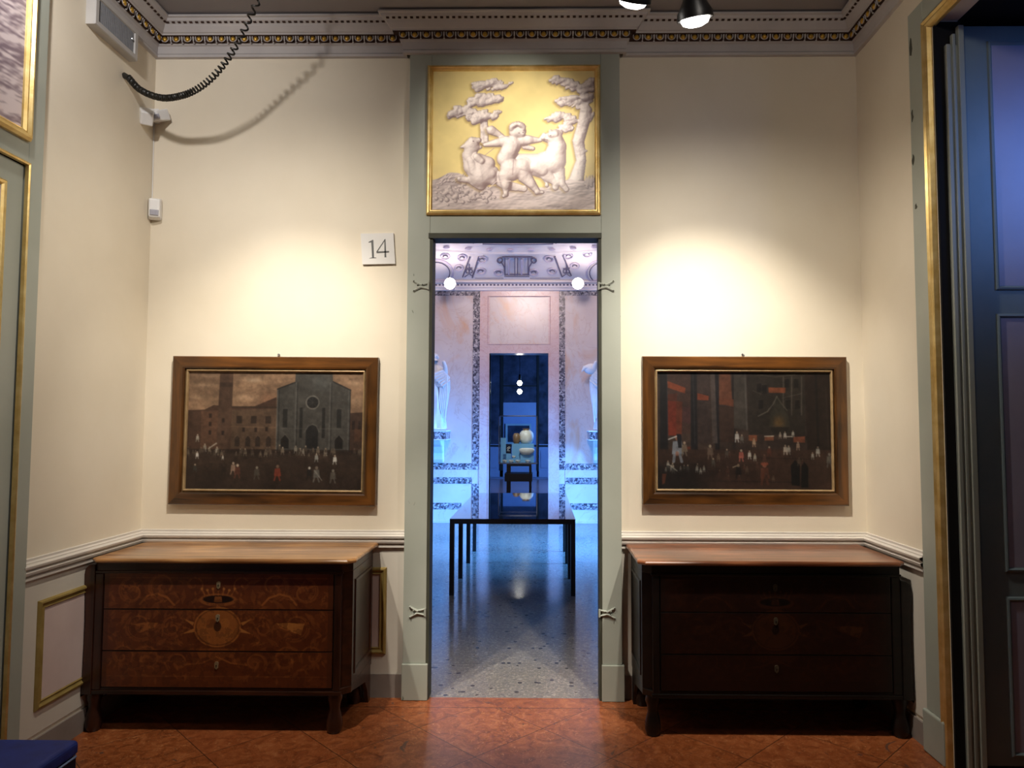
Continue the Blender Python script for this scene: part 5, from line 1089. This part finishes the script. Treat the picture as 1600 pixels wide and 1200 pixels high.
# ================================================================== the third, darkened room
T0, T1 = FY+.3, 20.2
o = MB().box(-3, 2.4, T0-.3+.001, T1+.2, -.1, 0).build('floor', 'thirdfloor'); S(o, 'dark red polished floor of the last room', 'floor'); o.location.z = -.001
m = MB(); m.box(-3.1, -3, T0, T1, 0, 4.2).build('wall_left', 'nightblue').__setitem__('kind', 'structure')
for ob in list(C.objects)[-1:]: S(ob, 'left wall of the last room', 'wall')
o = MB().box(2.4, 2.5, T0, T1, 0, 4.2).build('wall_right', 'nightblue'); S(o, 'right wall of the last room', 'wall')
o = MB().box(-3.1, 2.5, T0, T1+.2, 4.2, 4.3).build('ceiling', 'dark'); S(o, 'dark ceiling of the last room', 'ceiling')
fw3 = MB().box(-3.1, 2.5, T1, T1+.1, 0, 4.2).build('wall_far', 'nightblue'); S(fw3, 'blue panelled end wall of the last room', 'wall')
W3 = T1-.001
def a3(px, py): p = at(px, py, W3); return p.x, p.z
def rect3(mm, x0, y0, x1, y1, d=.02):
    a = a3(x0, y0); b = a3(x1, y1); mm.box(a[0], b[0], W3-d, W3, b[1], a[1])
m = MB(); rect3(m, 786, 545, 839, 629, .01); m.build('tapestry', 'tapestry', fw3)
m = MB(); rect3(m, 700, 545, 783, 694, .01); rect3(m, 841, 545, 930, 694, .01); m.build('mural', 'tapestry', fw3)
m = MB(); rect3(m, 782, 540, 786, 745, .03); rect3(m, 839, 540, 842, 745, .03); rect3(m, 786, 602, 839, 604, .02); rect3(m, 700, 695, 930, 698, .04); m.build('wall_moulding', 'dark', fw3)
m = MB(); rect3(m, 700, 735, 930, 746, .03)
for x in (750, 765, 845, 860): rect3(m, x, 704, x+11, 731, .015)
m.build('wainscot_panel', 'nightblue', fw3)
pt = empty('framed_painting', (at(810, 693, W3).x, W3-.03, at(810, 693, W3).z), 'small dark painting on the blue end wall behind the display case', 'painting')
a, b = a3(790, 662), a3(830, 694)
MB().frame((a[0], W3-.02, b[1]), (1, 0, 0), (0, 0, 1), (0, -1, 0), b[0]-a[0], a[1]-b[1], [(0, 0), (0, .03), (.05, .03), (.06, .01)]).build('frame', 'shutter', pt)
MB().box(a[0]+.05, b[0]-.05, W3-.03, W3-.021, b[1]+.05, a[1]-.05).build('canvas', 'tapestry', pt)

# display case with ceramics at Y = 15
CY0, CY1 = 14.7, 15.3; CX0, CX1 = -.867, -.068; CZ0, CZ1 = .745, 1.72
dc = empty('display_case', ((CX0+CX1)/2, 15, 0), 'glass display case on a dark stand in the last room', 'display case')
MB().box(CX0, CX1, CY0, CY1, CZ0-.025, CZ0).build('case_floor', 'chrome', dc)
m = MB()
for x0 in (CX0, CX1-.014):
    for y0 in (CY0, CY1-.014): m.box(x0, x0+.014, y0, y0+.014, CZ0, CZ1)
for z in (CZ1-.016,): m.box(CX0, CX1, CY0, CY0+.014, z, z+.016).box(CX0, CX1, CY1-.014, CY1, z, z+.016).box(CX0, CX0+.014, CY0, CY1, z, z+.016).box(CX1-.014, CX1, CY0, CY1, z, z+.016)
m.build('case_frame', 'chrome', dc)
m = MB(); m.box(CX0+.012, CX1-.012, CY0+.004, CY0+.008, CZ0, CZ1-.01).box(CX0+.004, CX0+.008, CY0+.012, CY1-.012, CZ0, CZ1-.01).box(CX1-.008, CX1-.004, CY0+.012, CY1-.012, CZ0, CZ1-.01); m.build('glass_pane', 'glass', dc)
for x0 in (-.70, -.235):
    MB().box(x0, x0+(.085 if x0 < -.5 else .045), CY0+.02, CY0+.08, 0, CZ0-.025).build('leg', 'black', dc); MB().box(x0, x0+.045, CY1-.08, CY1-.02, 0, CZ0-.025).build('leg', 'black', dc)
MB().box(-.74, -.17, CY0+.0, CY1-.05, .36, .52).build('stand_shelf', 'black', dc); MB().box(-.70, -.19, CY0+.01, CY1-.02, CZ0-.07, CZ0-.025).build('stand_frame', 'black', dc)
def put(name, mb, mat, label, cat, smooth=True, group=None): o = mb.build(name, mat, smooth=smooth); return tag(o, label, cat, group)
def squash(mb, cy_, k): mb.v = [(x, cy_+(y-cy_)*k, z) for x, y, z in mb.v]; return mb
put('plinth', MB().box(-.60, -.14, 14.91, 15.26, CZ0+.001, 1.13), 'blueplinth', 'tall pale blue plinth under the big jar in the case', 'plinth', False)
jar = empty('ceramic_jar', (-.30, 15.10, 1.13), 'large round pale ceramic jar, highest object in the display case', 'jar')
MB().lathe([(.09, 1.131), (.12, 1.15), (.150, 1.22), (.155, 1.29), (.145, 1.35), (.11, 1.395), (.08, 1.41)], (-.30, 15.10, 0), 32).build('jar_body', 'ceramic', jar, smooth=True)
MB().lathe([(.08, 1.41), (.075, 1.43), (.09, 1.45), (.075, 1.452)], (-.30, 15.10, 0), 32).build('jar_rim', 'ceramicbrown', jar, smooth=True)
put('ceramic_jar', MB().lathe([(.05, 1.131), (.07, 1.16), (.08, 1.23), (.078, 1.29), (.06, 1.33), (.045, 1.35)], (-.51, 14.995, 0), 28), 'ceramicbrown', 'smaller brown mottled jar beside the big pale jar', 'jar')
put('plinth', MB().box(-.42, -.14, 14.83, 14.90, CZ0+.001, .905), 'blueplinth', 'low bright blue plinth at the front right of the case', 'plinth', False)
put('ceramic_dish', squash(MB().lathe([(.05, .906), (.11, .92), (.15, .96), (.165, 1.0), (.15, 1.03), (.10, 1.045)], (-.285, 14.825, 0), 28), 14.825, .48), 'ceramic', 'domed white ceramic dish on the low blue plinth', 'dish')
cd_ = empty('information_card', (-.66, 14.9, CZ0), 'black card with a white emblem standing in the display case', 'card')
MB().box(-.725, -.61, 14.886, 14.896, .93, 1.125).build('card_panel', 'card', cd_)
m = MB(); m.tube([(-.70, 14.882, 1.03), (-.675, 14.882, 1.06), (-.64, 14.882, 1.065), (-.635, 14.882, 1.04), (-.67, 14.882, 1.03), (-.69, 14.882, 1.0)], .006, 6); m.tube([(-.70, 14.882, .985), (-.64, 14.882, .985)], .005, 6); m.build('emblem', 'ceramic', cd_)
MB().box(-.72, -.615, 14.889, 14.96, CZ0+.001, .93).build('card_stand', 'blueplinth', cd_)
for i, (x, r, lb) in enumerate(((-.56, .040, 'small pale bowl raised on a block in the case'), (-.74, .055, 'small pale bowl at the far left of the case'), (-.61, .055, 'small pale bowl beside the raised one, second from left'), (-.47, .055, 'small pale cup at the middle front of the case'), (-.26, .060, 'small pale bowl before the low blue plinth'))):
    z0 = .831 if i == 0 else CZ0+.001
    put('ceramic_bowl', MB().lathe([(r*.4, z0), (r*.9, z0+.025), (r, z0+.045), (r*.9, z0+.05), (r*.3, z0+.03)], (x, 14.86 if i == 0 else 14.77, 0), 20), 'ceramic', lb, 'bowl', True, 'small pale bowls in the display case')
put('plinth', MB().box(-.605, -.51, 14.83, 14.90, CZ0+.001, .829), 'blueplinth', 'small pale block under the raised bowl in the case', 'plinth', False)
put('backing_panel', MB().box(-.845, -.73, 15.1, 15.12, CZ0+.001, 1.25), 'blueplinth', 'pale blue upright panel at the left inside the case', 'panel', False)
# hanging lamp with two bulbs
pl = empty('pendant_lamp', (-.444, 15.0, 2.22), 'two glowing bulbs hanging one above the other in the dark last room', 'lamp')
m = MB(); m.tube([(-.444, 15, 2.5), (-.444, 15, 4.2)], .006, 6); m.lathe([(.02, 2.46), (.03, 2.47), (.03, 2.56), (.012, 2.6)], (-.444, 15, 0), 12); m.build('lamp_stem', 'black', pl)
for z in (2.41, 2.23): MB().ball((-.444, 15, z), .052, .052, .055, 14, 10).build('bulb', 'pend', pl, smooth=True)

# ------------------------------------------------------------------ light
def lamp(kind, name, loc, aim, energy, color, **kw):
    l = bpy.data.lights.new(name, kind); l.energy = energy; l.color = color
    for k, v in kw.items(): setattr(l, k, v)
    o = bpy.data.objects.new(name, l); C.objects.link(o); o.location = loc
    if aim is not None: o.rotation_euler = (Vector(aim)-Vector(loc)).to_track_quat('-Z', 'Y').to_euler()
    return o
WARM = (1, .91, .77)
R_ = math.radians
def twin(name, tip, core, wide, ecore, ewide, cs=56, ws=140):
    """one lamp: a bright core beam and the wide spill round it"""
    lamp('SPOT', name, tip, core, ecore, WARM, spot_size=R_(cs), spot_blend=1, shadow_soft_size=.03)
    lamp('SPOT', name+'_spill', tip, wide, ewide, WARM, spot_size=R_(ws), spot_blend=1, shadow_soft_size=.03)
twin('spot_right', TIP1+Vector((.01, .03, -.03)), (1.06, D, 1.52), (1.0, D, .9), 225, 66, 68)
twin('spot_left', (-1.16, 2.75, 3.25), (-1.50, D, 1.45), (-1.3, D, .9), 165, 74, 66)
lamp('SPOT', 'spot_overdoor', TIP2+Vector((-.01, .05, -.05)), (-.14, YC, 3.22), 100, (1, .93, .80), spot_size=R_(50), spot_blend=1, shadow_soft_size=.03)
lamp('SPOT', 'spot_left_wall', (.6, 1.3, 3.7), (XL, 3.3, 1.9), 70, (1, .95, .88), spot_size=R_(58), spot_blend=1, shadow_soft_size=.08)
lamp('SPOT', 'fill_upper_right', (.9, 1.7, 3.75), (1.3, D, 2.9), 22, (1, .92, .82), spot_size=R_(120), spot_blend=1, shadow_soft_size=.1)  # added fill lifting the dim upper right wall, not a lamp of the room
lamp('SPOT', 'spot_upper_left', (-1.85, 2.3, 3.78), (-2.1, D, 3.0), 64, (1, .95, .9), spot_size=R_(100), spot_blend=1, shadow_soft_size=.05)
lamp('SPOT', 'spot_threshold_left', (-1.75, 2.1, 3.7), (-.05, 4.25, 0), 420, WARM, spot_size=R_(22), spot_blend=.9, shadow_soft_size=.03)
lamp('SPOT', 'spot_threshold_right', (1.35, 2.1, 3.7), (-.22, 4.25, 0), 420, WARM, spot_size=R_(22), spot_blend=.9, shadow_soft_size=.03)
BLUE = (.09, .36, 1.0)
def area(name, loc, rot, e, c, sx, sy, spread=180):
    l = bpy.data.lights.new(name, 'AREA'); l.energy = e; l.color = c; l.shape = 'RECTANGLE'; l.size = sx; l.size_y = sy; l.spread = R_(spread)
    o = bpy.data.objects.new(name, l); C.objects.link(o); o.location = loc; o.rotation_euler = rot; return o
def toward(loc, aim): return (Vector(aim)-Vector(loc)).to_track_quat('-Z', 'Y').to_euler()
# daylight through the two windows of the marble room
area('daylight_right', (FX1-.02, 8.6, 1.3), toward((FX1, 8.6, 1.3), (-.3, 9.6, 0)), 300, BLUE, 2.0, 1.6, 72)
area('daylight_left', (FX0+.02, 8.2, 1.3), toward((FX0, 8.2, 1.3), (-.2, 9.6, 0)), 110, BLUE, 2.0, 1.6, 72)
area('daylight_embrasure', (2.97, 2.35, 2.9), toward((2.97, 2.35, 2.9), (2.5, 3.3, 2.75)), 2.3, (.16, .36, 1.0), 1.0, .7, 62)
for px in (703, 903):
    lamp('POINT', 'marble_room_lamp', at(px, 443, 10.55)+Vector((0, -.14, .0)), None, 10, (1, .80, .68), shadow_soft_size=.07)
lamp('SPOT', 'marble_room_wash', (-.3, 6.6, 4.4), (-.3, FY, 3.2), 430, (1, .79, .70), spot_size=R_(84), spot_blend=1, shadow_soft_size=.5)  # added warm wash for the upper marble wall, no lamp of the room
lamp('SPOT', 'case_light', (-.40, 13.9, 2.2), (-.4, 15, 1.0), 70, (1, .93, .8), spot_size=R_(60), spot_blend=1, shadow_soft_size=.03)
area('daylight_last_room', (2.3, 17, 2.0), toward((2.3, 17, 2), (-1, 19, 1.2)), 520, (.16, .42, 1.0), 2, 2)
w = bpy.data.worlds.new('world'); sc.world = w; w.use_nodes = True; w.node_tree.nodes['Background'].inputs[0].default_value = (.05, .09, .2, 1); w.node_tree.nodes['Background'].inputs[1].default_value = .3
sc.cycles.max_bounces = 10; sc.cycles.diffuse_bounces = 5; sc.cycles.transparent_max_bounces = 12
